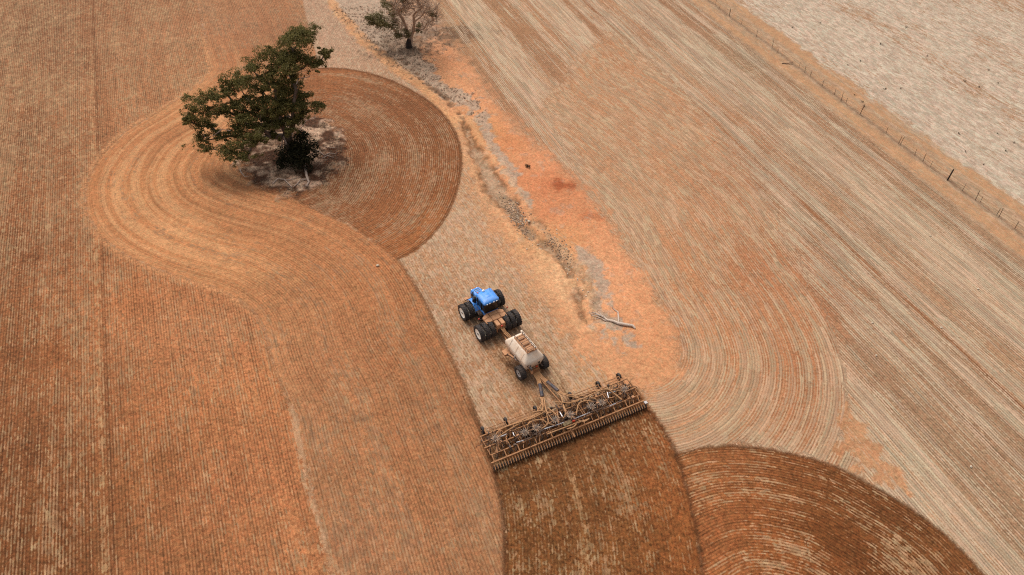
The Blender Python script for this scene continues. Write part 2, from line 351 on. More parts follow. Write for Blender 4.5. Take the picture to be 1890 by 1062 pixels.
# pale ridge thrown up along the outer edge of that pass, and the dark furrow beside the sown land
e1 = np.exp(-((U1 - .35) / .5) ** 2) * sst(.1, .4, loop)
blend(e1 * .38, col(212, 152, 102), None, .05, .2); hgt += .07 * e1
eb, vb = field(gl(GB)); eb2 = np.abs(eb)
blend(np.exp(-(eb2 / .22) ** 2) * .55, col(98, 60, 34), None, .05, None)
blend(np.exp(-((U2 - .15) / .25) ** 2) * sst(-.6, .0, s2) * .6, col(100, 62, 36), None, .05, None)
# pale wisps of straw left along the outer edge
dd_, aa_ = field(gl([(541, 760), (553, 820), (562, 880), (580, 940), (598, 1005)]))
blend(np.exp(-(dd_ / (.28 + .15 * vn(aa_ / 2, aa_ * 0, 7))) ** 2) * .8, None, col(214, 178, 148), .75, 0)
dd_, aa_ = field(gl([(540, 960), (565, 1005), (600, 1040), (625, 1060)])); blend(sst(1.6, .2, np.abs(dd_)) * .6, None, col(200, 166, 134), .3 + .6 * (vn(dd_ / .4, aa_ / 3, 9) - .4), 0)

# --- 7 litter ring under the big tree
sO = area([(437, 300), (452, 262), (480, 235), (530, 215), (580, 212), (618, 235), (632, 270), (628, 305), (606, 336), (570, 356), (530, 362), (495, 348), (460, 328)], 3)
mO = sst(-.9, .9, sO + wob * 4.0 + wob2 * 1.5)
mott = fbm(X / 1.5 + 3, Y / 1.2, 131, 4)
blend(mO, mixc((82, 54, 38), (182, 150, 128), sst(.43, .70, mott)), col(178, 150, 128), np.clip(.12 + 1.4 * (fbm(X / 1.6, Y / 1.6, 133, 3) - .5), 0, .6), 0.0)
hgt += mO * (.12 + .25 * (mott - .5))

# --- 8 wheel marks behind the machines
UT, VT = field(gl(GT))
tw = np.exp(-((np.abs(UT) - 1.65) / .85) ** 4) * sst(6, 8.5, VT) * sst(27, 23, VT)
stripe = vn(UT / .26, VT / 3.5, 151)
blend(tw * (.35 + .55 * sst(.4, .6, stripe)), mixc((120, 84, 56), (150, 108, 74), mid), col(196, 162, 132), .28 + .5 * (mid - .5), .7)
setuv((tw > .4), UT + 1500, VT)

# --- 9 freshly sown strips, moist and dark
U3, V3 = field(gl([(868, 756), (890, 800)] + GB[5:]))
r0 = G(908, 870); r1 = G(1196, 750)
s3 = area([(889, 800), (912, 870), (925, 920), (932, 990), (932, 1062), (930, 1220), (1306, 1220), (1297, 1062), (1287, 985), (1270, 910), (1250, 842), (1225, 792), (1195, 745), (1170, 712)], 1)
m3 = sst(-.12, .12, s3 + wob2 * .5)
n3 = vn(U3 / .6, V3 / 4, 161) * .5 + vn(U3 / 2, V3 / 12, 162) * .5
so3 = idw([(960, 900, 112, 72, 40), (1000, 980, 104, 66, 34), (1060, 860, 114, 74, 42), (1100, 920, 118, 76, 42), (960, 1030, 112, 72, 40), (1160, 860, 124, 78, 44), (1220, 840, 142, 86, 48), (1240, 930, 146, 88, 48), (1270, 1030, 126, 74, 38), (1180, 1000, 116, 74, 40), (1050, 1040, 110, 72, 40), (1000, 800, 74, 50, 32), (1100, 770, 76, 52, 34)])  # darkest samples add painted shade to the moist soil under the bar
d3 = idv([(960, 890, .4), (1000, 940, .12), (1060, 900, .34), (1030, 960, .1), (1000, 1040, .42), (1100, 960, .3), (1120, 860, .42), (1180, 830, .3), (1230, 880, .14), (1260, 1000, .1), (1170, 980, .22), (1060, 1030, .36), (1000, 800, .1), (1100, 770, .08)])
blend(m3, so3 * (1 + .3 * (n3 - .5) + .3 * (mid - .5))[..., None], mixc((150, 118, 88), (190, 158, 126), fine * 1.3 - .1), np.clip(d3 * .85 + .03 + .45 * (mid - .5) + .3 * (n3 - .5), 0, .7), .5)
setuv(m3 > .5, U3 + 1700, V3 * 1.5)
dd_, aa_ = field(gl([(1040, 835), (1060, 900), (1075, 960), (1080, 1070)]))
blend(np.exp(-(dd_ / .35) ** 2) * .6, None, col(190, 152, 112), .5, .1)
U4, V4 = field(gl(G4))
s4 = area(G4[1:-1] + [(1900, 1170), (1306, 1220), (1297, 1062), (1287, 985), (1270, 910), (1250, 842)], 1)
m4 = sst(-.15, .15, s4 + wob2 * .25)
n4 = vn(U4 / .6, V4 / 6, 171) * .5 + vn(U4 / 2.4, V4 / 18, 172) * .5
so4 = idw([(1290, 860, 144, 94, 58), (1350, 850, 146, 92, 56), (1450, 870, 128, 80, 46), (1560, 910, 104, 64, 34), (1660, 970, 106, 66, 36), (1740, 1040, 118, 76, 44), (1320, 950, 154, 97, 60), (1400, 930, 142, 84, 46), (1500, 970, 118, 70, 34), (1580, 1020, 110, 66, 34), (1330, 1040, 152, 95, 58), (1430, 1030, 140, 84, 46), (1640, 1050, 108, 66, 36)])
d4 = idv([(1290, 860, .25), (1350, 860, .35), (1450, 880, .38), (1560, 930, .36), (1640, 960, .32), (1740, 1040, .1), (1300, 920, .3), (1360, 900, .36), (1400, 940, .3), (1500, 970, .2), (1560, 1010, .32), (1400, 1020, .28), (1620, 1030, .38), (1330, 1040, .1), (1480, 1040, .3)])
blend(m4, so4 * (1 + .35 * (n4 - .5) + .15 * (mid - .5))[..., None], mixc((176, 136, 100), (206, 172, 138), fine), np.clip(d4 + 1.0 * (n4 - .5) + .5 * (mid - .5) - .02, 0, .75), .9)
setuv(m4 > .5, U4 + 1900, V4 * .8)
blend(np.exp(-((np.abs(U4) - .12) / .2) ** 2) * sst(-.4, -.0, s4) * .6, col(92, 56, 30), None, .02, None)
e3, _ = field(gl(G3R))
blend(np.exp(-(e3 / .3) ** 2) * sst(2, 6, _) * .75, col(88, 52, 28), None, .02, None)
blend(np.exp(-(U3 / .28) ** 2) * .6, col(84, 52, 30), None, .02, None)
hgt -= .05 * (m3 + m4 * (1 - m3)) + 0.05 * np.exp(-(e3 / .4) ** 2) * m3

# --- 10 fence line and the pale paddock beyond
mP = sst(-.8, .8, UF - 4.8 + wob * 2.2)
pl_ = vn(UF / 4.5, VF / 45, 181) * .5 + fbm(UF / 2.2, VF / 9, 182) * .5
pat = idv([(1400, 20, .62), (1480, 40, .8), (1560, 20, .5), (1560, 90, .75), (1650, 30, .6), (1750, 60, .7), (1850, 40, .62), (1700, 150, .6), (1620, 130, .66), (1780, 170, .42), (1860, 120, .6), (1800, 230, .78), (1870, 220, .5), (1700, 210, .7), (1870, 320, .75)])
mPs = sst(-3.6, -2.8, UF + wob * 1.2)
blend(mPs, mixc((186, 140, 104), (202, 154, 114), mid), col(192, 162, 136), np.clip(.3 + 1.1 * (vn(UF / .5, VF / 16, 185) - .5) + .4 * (mid - .5), 0, .8), .3)
for (uc, w_, s_) in ((0.0, .7, .85), (2.2, .55, .7), (-3.2, .3, .4)):
    blend(np.exp(-((UF - uc + wob * .8) / w_) ** 2) * s_, mixc((158, 128, 104), (184, 154, 128), fine), col(192, 166, 142), .45 + .5 * (fine - .5), 0)
blend(np.exp(-((UF - .15 + wob * .6) / .3) ** 2) * .55, col(132, 100, 78), None, .15, 0)
blend(mP, mixc((172, 130, 100), (184, 148, 120), fine), mixc((208, 190, 172), (224, 208, 192), fine), np.clip(pat + .08 + 1.0 * (pl_ - .5) + .25 * (mid - .5), .03, .9), .25)
setuv(mPs > .5, UF + 400, VF * .6)

lum_ = (soil * np.array([.3, .55, .15])).sum(-1, keepdims=True)
soil += (lum_ - soil) * (.09 * (1 - .8 * mB * (1 - m3)) * (1 - .55 * np.maximum(np.maximum(np.maximum(mL, m1), m2), np.maximum(m3, m4))))[..., None]
soil *= (1 + .22 * (fine - .5) + .10 * (big - .5))[..., None]
wt = (1 - mB * (1 - m3))[..., None]
soil = np.clip(soil * (1 - wt + wt * np.array([1.02, .985, .92])), 0.004, .8) * KALB; straw = np.clip(straw * (1 - wt + wt * (np.array([1.0, .93, .84]) * (1 - mR[..., None]) + np.array([1.03, .985, .94]) * mR[..., None])), .004, .85) * KALB
grain = np.clip(.80 - .2 * mB - .2 * mR * (1 - mPs) - .25 * mP + .3 * mO - .45 * mPs * (1 - mP) - .2 * m1 * loop + .35 * np.maximum(m3, m4) + .2 * mL, .3, 1.4)
soil = soil * (1 + (mL * (1 - m1))[..., None] * np.array([.13, .20, .34]) + m1[..., None] * np.array([.05, .10, .19]) + (m2 * (1 - m1))[..., None] * np.array([.10, .10, .12]))
soil = soil * (1 + np.maximum(m3, m4)[..., None] * np.array([.26, .20, .14]))
dens = np.clip(dens + .09 * (1 - mB) * (1 - mPs), 0, .86); amp = np.clip(amp, 0, 1.2)
ina = sst(0, 2, X - X0) * sst(0, 2, X1 - X) * sst(0, 2, Y - Y0) * sst(0, 2, Y1 - Y)
hgt = (hgt + .05 * (fine - .5) + .10 * (mid - .5)) * ina

def zg(x, y):
    i = min(max(np.searchsorted(gx, x) - 1, 0), NX - 2); j = min(max(np.searchsorted(gy, y) - 1, 0), NY - 2)
    a = (x - gx[i]) / (gx[i + 1] - gx[i]); b = (y - gy[j]) / (gy[j + 1] - gy[j])
    return float((hgt[j, i] * (1 - a) + hgt[j, i + 1] * a) * (1 - b) + (hgt[j + 1, i] * (1 - a) + hgt[j + 1, i + 1] * a) * b)

def at(px, py):
    p = G(px, py); return Vector((p[0], p[1], zg(p[0], p[1])))

# ---------------------------------------------------------------- material helpers
class NT:
    def __init__(s, name):
        s.m = bpy.data.materials.new(name); s.m.use_nodes = True
        s.t = s.m.node_tree; s.b = s.t.nodes['Principled BSDF']
    def n(s, kind, **kw):
        o = s.t.nodes.new('ShaderNode' + kind)
        for k, v in kw.items():
            if hasattr(o, k): setattr(o, k, v)
        return o
    def l(s, a, b): s.t.links.new(a, b)
    def math(s, op, a, b=None, c=None, clamp=False):
        o = s.n('Math', operation=op); o.use_clamp = clamp
        for i, v in enumerate((a, b, c)):
            if v is None: continue
            if isinstance(v, (int, float)): o.inputs[i].default_value = v
            else: s.l(v, o.inputs[i])
        return o.outputs[0]
    def mix(s, f, a, b, mode='MIX'):
        o = s.n('Mix', data_type='RGBA', blend_type=mode)
        for i, v in ((0, f), (6, a), (7, b)):
            if isinstance(v, (int, float)): o.inputs[i].default_value = v
            elif isinstance(v, tuple): o.inputs[i].default_value = (*v[:3], 1)
            else: s.l(v, o.inputs[i])
        return o.outputs[2]
    def noise(s, vec, scale, detail=3, rough=.55):
        o = s.n('TexNoise'); o.inputs['Scale'].default_value = scale; o.inputs['Detail'].default_value = detail; o.inputs['Roughness'].default_value = rough
        if vec is not None: s.l(vec, o.inputs['Vector'])
        return o.outputs[0]
    def ramp(s, v, lo, hi):
        o = s.n('MapRange', interpolation_type='SMOOTHSTEP'); o.inputs[1].default_value = lo; o.inputs[2].default_value = hi
        s.l(v, o.inputs[0]); return o.outputs[0]

def paint(name, c, rough=.6, dust=0.25, dustc=(170, 118, 76), metal=0.0, scale=2.5, k=.72, mot=.3):
    """painted or rusty surface with field dust lying on it in patches"""
    t = NT(name); tc = t.n('TexCoord').outputs['Object']
    n1 = t.noise(tc, scale, 5, .65); n2 = t.noise(tc, scale * 7, 3)
    base = tuple(lin(c) * k)
    v = t.mix(t.math('MULTIPLY', t.ramp(n2, .3, .75), mot), base, tuple(lin(c) * k * .55))
    g = t.n('NewGeometry'); sx = t.n('SeparateXYZ'); t.l(g.outputs['Normal'], sx.inputs[0])
    upf = t.math('MULTIPLY_ADD', sx.outputs[2], .35, .65, True)
    v = t.mix(t.math('MULTIPLY', t.math('MULTIPLY', t.ramp(n1, .35, .7), dust * 2, None, True), upf), v, tuple(lin(dustc) * k))
    t.l(v, t.b.inputs['Base Color']); t.b.inputs['Roughness'].default_value = rough; t.b.inputs['Metallic'].default_value = metal
    b = t.n('Bump'); b.inputs['Strength'].default_value = .15; b.inputs['Distance'].default_value = .02; t.l(n2, b.inputs['Height']); t.l(b.outputs[0], t.b.inputs['Normal'])
    return t.m

M = {}
M['blue'] = paint('blue_paint', (46, 138, 226), .45, .2, (140, 148, 160), k=.95, mot=.2, scale=1.6)
M['dust_steel'] = paint('dusty_steel', (172, 116, 72), .8, .34, (206, 148, 98), scale=3, mot=.55)
M['dust_panel'] = paint('dusty_panel', (196, 140, 98), .85, .25, (214, 158, 116), scale=1.5, k=.82)
M['hose_tan'] = paint('dusty_hose', (192, 138, 90), .75, .25, (214, 164, 114))
M['hose_dark'] = paint('dark_hose', (60, 50, 46), .7, .38, (158, 112, 78))
M['rubber'] = paint('tyre_rubber', (50, 46, 45), .85, .22, (120, 92, 72), scale=3)
M['sleeve'] = paint('black_sleeve', (52, 50, 60), .6, .15)
M['iron'] = paint('dark_iron', (50, 40, 34), .7, .4, (130, 94, 66))
M['black'] = paint('black_plastic', (26, 25, 27), .5, .1, (90, 76, 66))
M['chrome'] = paint('bright_rod', (214, 212, 214), .25, .1, metal=.6)
M['rim'] = paint('cream_rim', (240, 234, 222), .5, .05, k=1.08, mot=.05)
M['grey_rim'] = paint('grey_rim', (190, 184, 180), .5, .12, k=.9, mot=.15)
M['tank'] = paint('cream_tank', (232, 212, 190), .55, .26, (206, 152, 104), scale=1.1, k=.9, mot=.14)
M['red'] = paint('red_lens', (236, 66, 34), .35, .03)
M['white'] = paint('white_plastic', (232, 232, 230), .4, .03, k=1.0, mot=.05)
M['olive'] = paint('olive_box', (120, 96, 44), .6, .2)
M['glass'] = paint('dark_glass', (18, 22, 24), .08, .04)
M['deadwood'] = paint('weathered_wood', (222, 198, 178), .85, .1, (150, 116, 92), scale=5)
M['greydead'] = paint('grey_dead_wood', (192, 166, 148), .85, .2, (120, 94, 78), scale=5)
M['greywood'] = paint('pale_bark', (178, 150, 126), .85, .2, (128, 102, 82), scale=2, k=.9, mot=.25)
M['bark'] = paint('dark_bark', (92, 70, 54), .9, .3, (150, 124, 104), scale=2)
M['char'] = paint('charred_bark', (24, 18, 15), .9, .1)
M['post'] = paint('weathered_post', (92, 66, 50), .9, .2, (140, 108, 82), scale=6)
M['wire'] = paint('rusty_wire', (120, 92, 74), .6, .1)
M['stone'] = paint('field_stone', (172, 142, 116), .85, .3, (150, 114, 84), scale=2)
M['pale_stone'] = paint('pale_stone', (230, 210, 182), .85, .1)
M['redleaf'] = paint('dead_leaves', (150, 84, 48), .9, .2)

def leafmat(name, a, b, c):
    t = NT(name); at_ = t.n('Attribute', attribute_name='leafshade').outputs['Fac']
    v = t.mix(t.ramp(at_, .15, .6), tuple(lin(a) * KALB), tuple(lin(b) * KALB)); v = t.mix(t.ramp(at_, .7, 1.), v, tuple(lin(c) * KALB))
    t.l(v, t.b.inputs['Base Color']); t.b.inputs['Roughness'].default_value = .7; t.b.inputs['Specular IOR Level'].default_value = .15
    tr_ = t.n('BsdfTranslucent'); t.l(v, tr_.inputs[0]); mx = t.n('MixShader'); mx.inputs[0].default_value = .45; t.l(t.b.outputs[0], mx.inputs[1]); t.l(tr_.outputs[0], mx.inputs[2]); t.l(mx.outputs[0], t.t.nodes['Material Output'].inputs[0])
    return t.m
M['leaf'] = leafmat('eucalypt_leaf', (88, 84, 42), (138, 126, 68), (184, 168, 114))
M['leaf_dull'] = leafmat('sparse_leaf', (98, 92, 54), (142, 130, 84), (172, 158, 114))
M['leaf_dark'] = leafmat('bush_leaf', (40, 38, 22), (62, 58, 34), (88, 78, 48))
M['drygrass'] = leafmat('dry_grass', (150, 122, 100), (184, 156, 132), (208, 182, 156))
M['leaf_weed'] = leafmat('weed_leaf', (74, 60, 44), (92, 78, 56), (110, 92, 66))

# soil: two soil/straw colours and the sowing-row coordinates come from the field maps above, the grain from noise
def soil_material():
    t = NT('field_soil')
    A = lambda n: t.n('Attribute', attribute_name=n)
    so_, st_, rw = A('soil'), A('straw'), A('rows')
    sx = t.n('SeparateXYZ'); t.l(rw.outputs['Vector'], sx.inputs[0])
    u, v, ds = sx.outputs; am = A('furrow').outputs['Fac']; gra = A('grain').outputs['Fac']
    pos = t.n('NewGeometry').outputs['Position']
    SP = .285
    cv = t.n('CombineXYZ'); t.l(t.math('MULTIPLY', u, 1 / SP), cv.inputs[0]); t.l(t.math('MULTIPLY', v, .9), cv.inputs[1])
    nA = t.noise(cv.outputs[0], 1.0, 3, .65)
    cv2 = t.n('CombineXYZ'); t.l(t.math('MULTIPLY', u, 1 / SP), cv2.inputs[0]); t.l(t.math('MULTIPLY', v, .16), cv2.inputs[1]); cv2.inputs[2].default_value = 31.7
    nL = t.noise(cv2.outputs[0], 1.0, 1, .5)
    cv3 = t.n('CombineXYZ'); t.l(t.math('MULTIPLY', u, 1 / SP), cv3.inputs[0]); t.l(t.math('MULTIPLY', v, 1 / .62), cv3.inputs[1])
    v1 = t.n('TexVoronoi', feature='F1', voronoi_dimensions='2D'); v1.inputs['Scale'].default_value = 1.0; v1.inputs['Randomness'].default_value = .9; t.l(cv3.outputs[0], v1.inputs['Vector'])
    s1 = t.n('SeparateColor'); t.l(v1.outputs['Color'], s1.inputs[0]); ra, rb, rc = s1.outputs
    v2 = t.n('TexVoronoi', feature='F1', voronoi_dimensions='2D'); v2.inputs['Scale'].default_value = 4.2; t.l(pos, v2.inputs['Vector'])
    s2 = t.n('SeparateColor'); t.l(v2.outputs['Color'], s2.inputs[0]); qa, qb, qc = s2.outputs
    nB = t.noise(pos, 3.0, 4, .75)
    nC = t.noise(pos, 13.0, 2, .6)
    wv = t.math('ADD', t.math('MULTIPLY', u, 2 * math.pi / SP), t.math('MULTIPLY', t.math('SUBTRACT', nA, .5), 1.7))
    P = t.math('COSINE', wv)
    fur = t.math('MULTIPLY', t.math('MULTIPLY', t.ramp(P, -.3, 1.0), am), t.ramp(nL, .1, .75))
    # soil: clods of different tone, furrow shade painted in as darker rows
    gr = t.math('ADD', t.math('MULTIPLY', t.math('SUBTRACT', nB, .5), 1.9), t.math('MULTIPLY', t.math('SUBTRACT', nC, .5), 1.3))
    gr = t.math('ADD', gr, t.math('MULTIPLY', t.math('SUBTRACT', qa, .5), .42))
    br = t.math('ADD', 1.0, t.math('MULTIPLY', gr, gra)); br = t.math('MULTIPLY', br, t.math('SUBTRACT', 1.12, t.math('MULTIPLY', fur, .52)))
    br = t.math('MINIMUM', t.math('MAXIMUM', br, .28), 1.75)
    cs = t.n('VectorMath', operation='SCALE'); t.l(so_.outputs['Color'], cs.inputs[0]); t.l(br, cs.inputs['Scale'])
    hue = t.mix(qb, (1.06, .97, .92), (.95, 1.03, 1.0)); csh = t.mix(1.0, cs.outputs[0], hue, 'MULTIPLY')
    # straw: short flecks lying along the rows, denser where the field maps say so
    nAe = t.math('MULTIPLY_ADD', t.math('SUBTRACT', nA, .5), 2.3, .5, True)
    nLe = t.math('MULTIPLY_ADD', t.math('SUBTRACT', nL, .5), 2.2, .5, True)
    f = t.math('ADD', t.math('ADD', t.math('MULTIPLY', ra, .32), t.math('MULTIPLY', nLe, .26)), t.math('MULTIPLY', nAe, .32)); f = t.math('ADD', f, t.math('MULTIPLY_ADD', t.math('SUBTRACT', nB, .5), .9, .06))
    f = t.math('SUBTRACT', f, t.math('MULTIPLY', t.math('MULTIPLY', P, am), .15))
    th = t.math('MULTIPLY_ADD', ds, -.84, .93)
    msk = t.n('MapRange', interpolation_type='SMOOTHSTEP'); t.l(f, msk.inputs[0]); t.l(t.math('SUBTRACT', th, .10), msk.inputs[1]); t.l(t.math('ADD', th, .12), msk.inputs[2])
    stc = t.n('VectorMath', operation='SCALE'); t.l(st_.outputs['Color'], stc.inputs[0])
    sb = t.math('ADD', t.math('MULTIPLY_ADD', t.math('SUBTRACT', nC, .5), 1.0, .98), t.math('MULTIPLY', t.math('SUBTRACT', rb, .5), .5)); sb = t.math('SUBTRACT', sb, t.math('MULTIPLY', fur, .34))  # straw takes the same painted furrow shade
    t.l(sb, stc.inputs['Scale'])
    shue = t.mix(rc, (1.07, .97, .93), (.93, 1.03, .97)); sth = t.mix(1.0, stc.outputs[0], shue, 'MULTIPLY')
    cfin = t.mix(t.math('MULTIPLY', msk.outputs[0], t.math('MULTIPLY_ADD', qc, .35, .52)), csh, sth)
    t.l(cfin, t.b.inputs['Base Color']); t.b.inputs['Roughness'].default_value = .95; t.b.inputs['Specular IOR Level'].default_value = .12
    h = t.math('ADD', t.math('MULTIPLY', fur, -.05), t.math('MULTIPLY', nB, .09)); h = t.math('ADD', h, t.math('MULTIPLY', nC, .04))
    b = t.n('Bump'); b.inputs['Strength'].default_value = .5; b.inputs['Distance'].default_value = 1.0; t.l(h, b.inputs['Height']); t.l(b.outputs[0], t.b.inputs['Normal'])
    return t.m

def build_ground():
    n = NX * NY
    me = bpy.data.meshes.new('ground')
    me.vertices.add(n)
    me.vertices.foreach_set('co', np.stack([X, Y, hgt], -1).reshape(-1).astype(np.float32))
    idx = np.arange(n).reshape(NY, NX)
    q = np.stack([idx[:-1, :-1], idx[:-1, 1:], idx[1:, 1:], idx[1:, :-1]], -1).reshape(-1)
    nf = (NX - 1) * (NY - 1)
    me.loops.add(nf * 4); me.polygons.add(nf)
    me.loops.foreach_set('vertex_index', q.astype(np.int32))
    me.polygons.foreach_set('loop_start', (np.arange(nf) * 4).astype(np.int32))
    me.polygons.foreach_set('use_smooth', np.ones(nf, bool))
    me.update(); me.validate()
    one = np.ones(n)
    for nm, cc in (('soil', soil), ('straw', straw)):
        at_ = me.attributes.new(nm, 'FLOAT_COLOR', 'POINT')
        at_.data.foreach_set('color', np.concatenate([cc.reshape(-1, 3), one[:, None]], 1).reshape(-1).astype(np.float32))
    at_ = me.attributes.new('rows', 'FLOAT_VECTOR', 'POINT')
    at_.data.foreach_set('vector', np.stack([U, V, dens], -1).reshape(-1).astype(np.float32))
    at_ = me.attributes.new('furrow', 'FLOAT', 'POINT'); at_.data.foreach_set('value', amp.reshape(-1).astype(np.float32))
    at_ = me.attributes.new('grain', 'FLOAT', 'POINT'); at_.data.foreach_set('value', grain.reshape(-1).astype(np.float32))
    o = bpy.data.objects.new('ground', me); C.objects.link(o)
    me.materials.append(soil_material())
    o['kind'] = 'structure'; o['label'] = 'red brown sown paddock with curved furrows and a dry washed out gully'; o['category'] = 'ground'
    return o
ground = build_ground()

# ---------------------------------------------------------------- mesh helpers
class MB:
    """collects simple solids, then links them as one mesh object"""
    def __init__(s): s.v = []; s.f = []
    def add(s, vs, fs):
        o = len(s.v); s.v += [tuple(p) for p in vs]; s.f += [tuple(i + o for i in f) for f in fs]; return s
    def box(s, c, d, rot=None, taper=1.0):
        x, y, z = d[0] / 2, d[1] / 2, d[2] / 2
        p = [Vector((sx * x * (taper if sz > 0 else 1), sy * y * (taper if sz > 0 else 1), sz * z)) for sz in (-1, 1) for sy in (-1, 1) for sx in (-1, 1)]
        if rot is not None: p = [rot @ q for q in p]
        c = Vector(c)
        return s.add([q + c for q in p], [(0, 2, 3, 1), (4, 5, 7, 6), (0, 1, 5, 4), (2, 6, 7, 3), (0, 4, 6, 2), (1, 3, 7, 5)])
    def bar(s, a, b, w, h=None):
        a, b = Vector(a), Vector(b); d = b - a; L = d.length
        r = d.to_track_quat('Y', 'Z').to_matrix()
        return s.box((a + b) / 2, (w, L, h or w), r)
    def tube(s, pts, r, n=6, caps=True):
        pts = [Vector(p) for p in pts]; m = len(pts)
        rr = r if isinstance(r, (list, tuple)) else [r] * m
        vs = []; prev = None
        for i, p in enumerate(pts):
            d = (pts[min(i + 1, m - 1)] - pts[max(i - 1, 0)])
            if d.length < 1e-9: d = Vector((0, 0, 1))
            d.normalize()
            if prev is None: a = d.orthogonal().normalized()
            else:
                a = prev - d * prev.dot(d)
                a = a.normalized() if a.length > 1e-6 else d.orthogonal().normalized()
            prev = a; b = d.cross(a)
            vs += [p + (a * math.cos(2 * math.pi * k / n) + b * math.sin(2 * math.pi * k / n)) * rr[i] for k in range(n)]
        fs = [(i * n + k, i * n + (k + 1) % n, (i + 1) * n + (k + 1) % n, (i + 1) * n + k) for i in range(m - 1) for k in range(n)]
        if caps: fs += [tuple(range(n))[::-1], tuple((m - 1) * n + k for k in range(n))]
        return s.add(vs, fs)
    def cyl(s, a, b, r0, r1=None, n=12): return s.tube([a, b], [r0, r0 if r1 is None else r1], n)
    def lathe_x(s, prof, n=32):
        """profile of (x, radius) turned round the X axis"""
        m = len(prof)
        vs = [(x, r * math.cos(2 * math.pi * k / n), r * math.sin(2 * math.pi * k / n)) for x, r in prof for k in range(n)]
        fs = [(i * n + k, i * n + (k + 1) % n, (i + 1) * n + (k + 1) % n, (i + 1) * n + k) for i in range(m - 1) for k in range(n)]
        return s.add(vs, fs)
    def loft(s, rings, cap=True):
        n = len(rings[0]); vs = [p for r in rings for p in r]
        fs = [(i * n + k, i * n + (k + 1) % n, (i + 1) * n + (k + 1) % n, (i + 1) * n + k) for i in range(len(rings) - 1) for k in range(n)]
        if cap: fs += [tuple(range(n))[::-1], tuple((len(rings) - 1) * n + k for k in range(n))]
        return s.add(vs, fs)
    def mesh(s, name, mat, smooth=40, bevel=0):
        me = bpy.data.meshes.new(name); me.from_pydata(s.v, [], s.f); me.materials.append(M[mat]); me.update()
        for p in me.polygons: p.use_smooth = True
        me.set_sharp_from_angle(angle=math.radians(smooth))
        return me
    def build(s, name, mat, parent=None, loc=(0, 0, 0), smooth=40, bevel=0):
        o = bpy.data.objects.new(name, s.mesh(name, mat, smooth)); C.objects.link(o); o.location = loc
        if parent is not None: o.parent = parent
        if bevel:
            b = o.modifiers.new('bevel', 'BEVEL'); b.width = bevel; b.segments = 2; b.limit_method = 'ANGLE'
        return o

def thing(name, label, cat, loc=(0, 0, 0), rz=0, group=None):
    o = bpy.data.objects.new(name, None); C.objects.link(o); o.location = loc; o.rotation_euler = (0, 0, rz); o.empty_display_size = .3
    return tag(o, label, cat, group)
def tag(o, label, cat, group=None, kind=None):
    o['label'] = label; o['category'] = cat
    if group: o['group'] = group
    if kind: o['kind'] = kind
    return o
def cp(o, parent=None, loc=None, rot=None):
    c = o.copy(); C.objects.link(c)
    if parent is not None: c.parent = parent
    if loc is not None: c.location = loc
    if rot is not None: c.rotation_euler = rot
    for ch in list(o.children): cp(ch, c)
    return c
def rrect(hx, hy, r, z, cx=0, cy=0, n=4):
    p = []
    for qx, qy, a0 in ((1, 1, 0), (-1, 1, 90), (-1, -1, 180), (1, -1, 270)):
        for k in range(n + 1):
            a = math.radians(a0 + 90 * k / n); p.append((cx + qx * (hx - r) + r * math.cos(a), cy + qy * (hy - r) + r * math.sin(a), z))
    return p
def bez(a, b, c, d, n=10):
    a, b, c, d = map(Vector, (a, b, c, d))
    return [a * (1 - t) ** 3 + b * 3 * t * (1 - t) ** 2 + c * 3 * t * t * (1 - t) + d * t ** 3 for t in [k / n for k in range(n + 1)]]

def tyre_mesh(R, w, rin, name, lugs=20):
    b = MB(); h = w / 2
    b.lathe_x([(-h * .72, rin), (-h * .98, rin + (R - rin) * .35), (-h, R * .86), (-h * .86, R * .945), (0, R * .955), (h * .86, R * .945), (h, R * .86), (h * .98, rin + (R - rin) * .35), (h * .72, rin), (-h * .72, rin)], 40)
    for k in range(lugs):
        for sgn in (-1, 1):
            a = 2 * math.pi * (k + (.5 if sgn > 0 else 0)) / lugs
            vs = []
            for rr in (R * .93, R):
                for (xx, da) in ((0.02 * sgn, .10), (0.02 * sgn, .19), (sgn * h * 1.0, -.04), (sgn * h * 1.0, -.14)):
                    aa = a + da * 18 / lugs; q = rr if abs(xx) < h * .5 else rr * .975
                    vs.append((xx, q * math.cos(aa), q * math.sin(aa)))
            f = [(0, 1, 2, 3), (7, 6, 5, 4), (0, 4, 5, 1), (1, 5, 6, 2), (2, 6, 7, 3), (3, 7, 4, 0)]
            b.add(vs, f)
    return b
def rim_mesh(w, rin, face=1):
    b = MB(); h = w / 2; q = face
    b.lathe_x([(-q * h * .7, rin * .99), (-q * h * .7, rin * .9), (-q * h * .1, rin * .82), (q * h * .70, rin * 1.0), (q * h * .78, rin * 1.02), (q * h * .74, rin * .93), (q * h * .62, rin * .88), (q * h * .52, rin * .62), (q * h * .60, rin * .30), (q * h * .74, rin * .26), (q * h * .74, 0.001)], 32)
    for k in range(8):
        a = 2 * math.pi * k / 8; b.cyl((q * h * .5, rin * .42 * math.cos(a), rin * .42 * math.sin(a)), (q * h * .64, rin * .42 * math.cos(a), rin * .42 * math.sin(a)), .025, n=6)
    return b
def make_wheel(parent, R, w, rin, loc, mat='rim', face=1):
    hub = MB().cyl((-w * .4, 0, 0), (w * .4, 0, 0), rin * .22, n=12).build('wheel', 'iron', parent, loc)
    tyre_mesh(R, w, rin, 'tyre').build('tyre', 'rubber', hub)
    rim_mesh(w, rin, face).build('rim', mat, hub)
    return hub

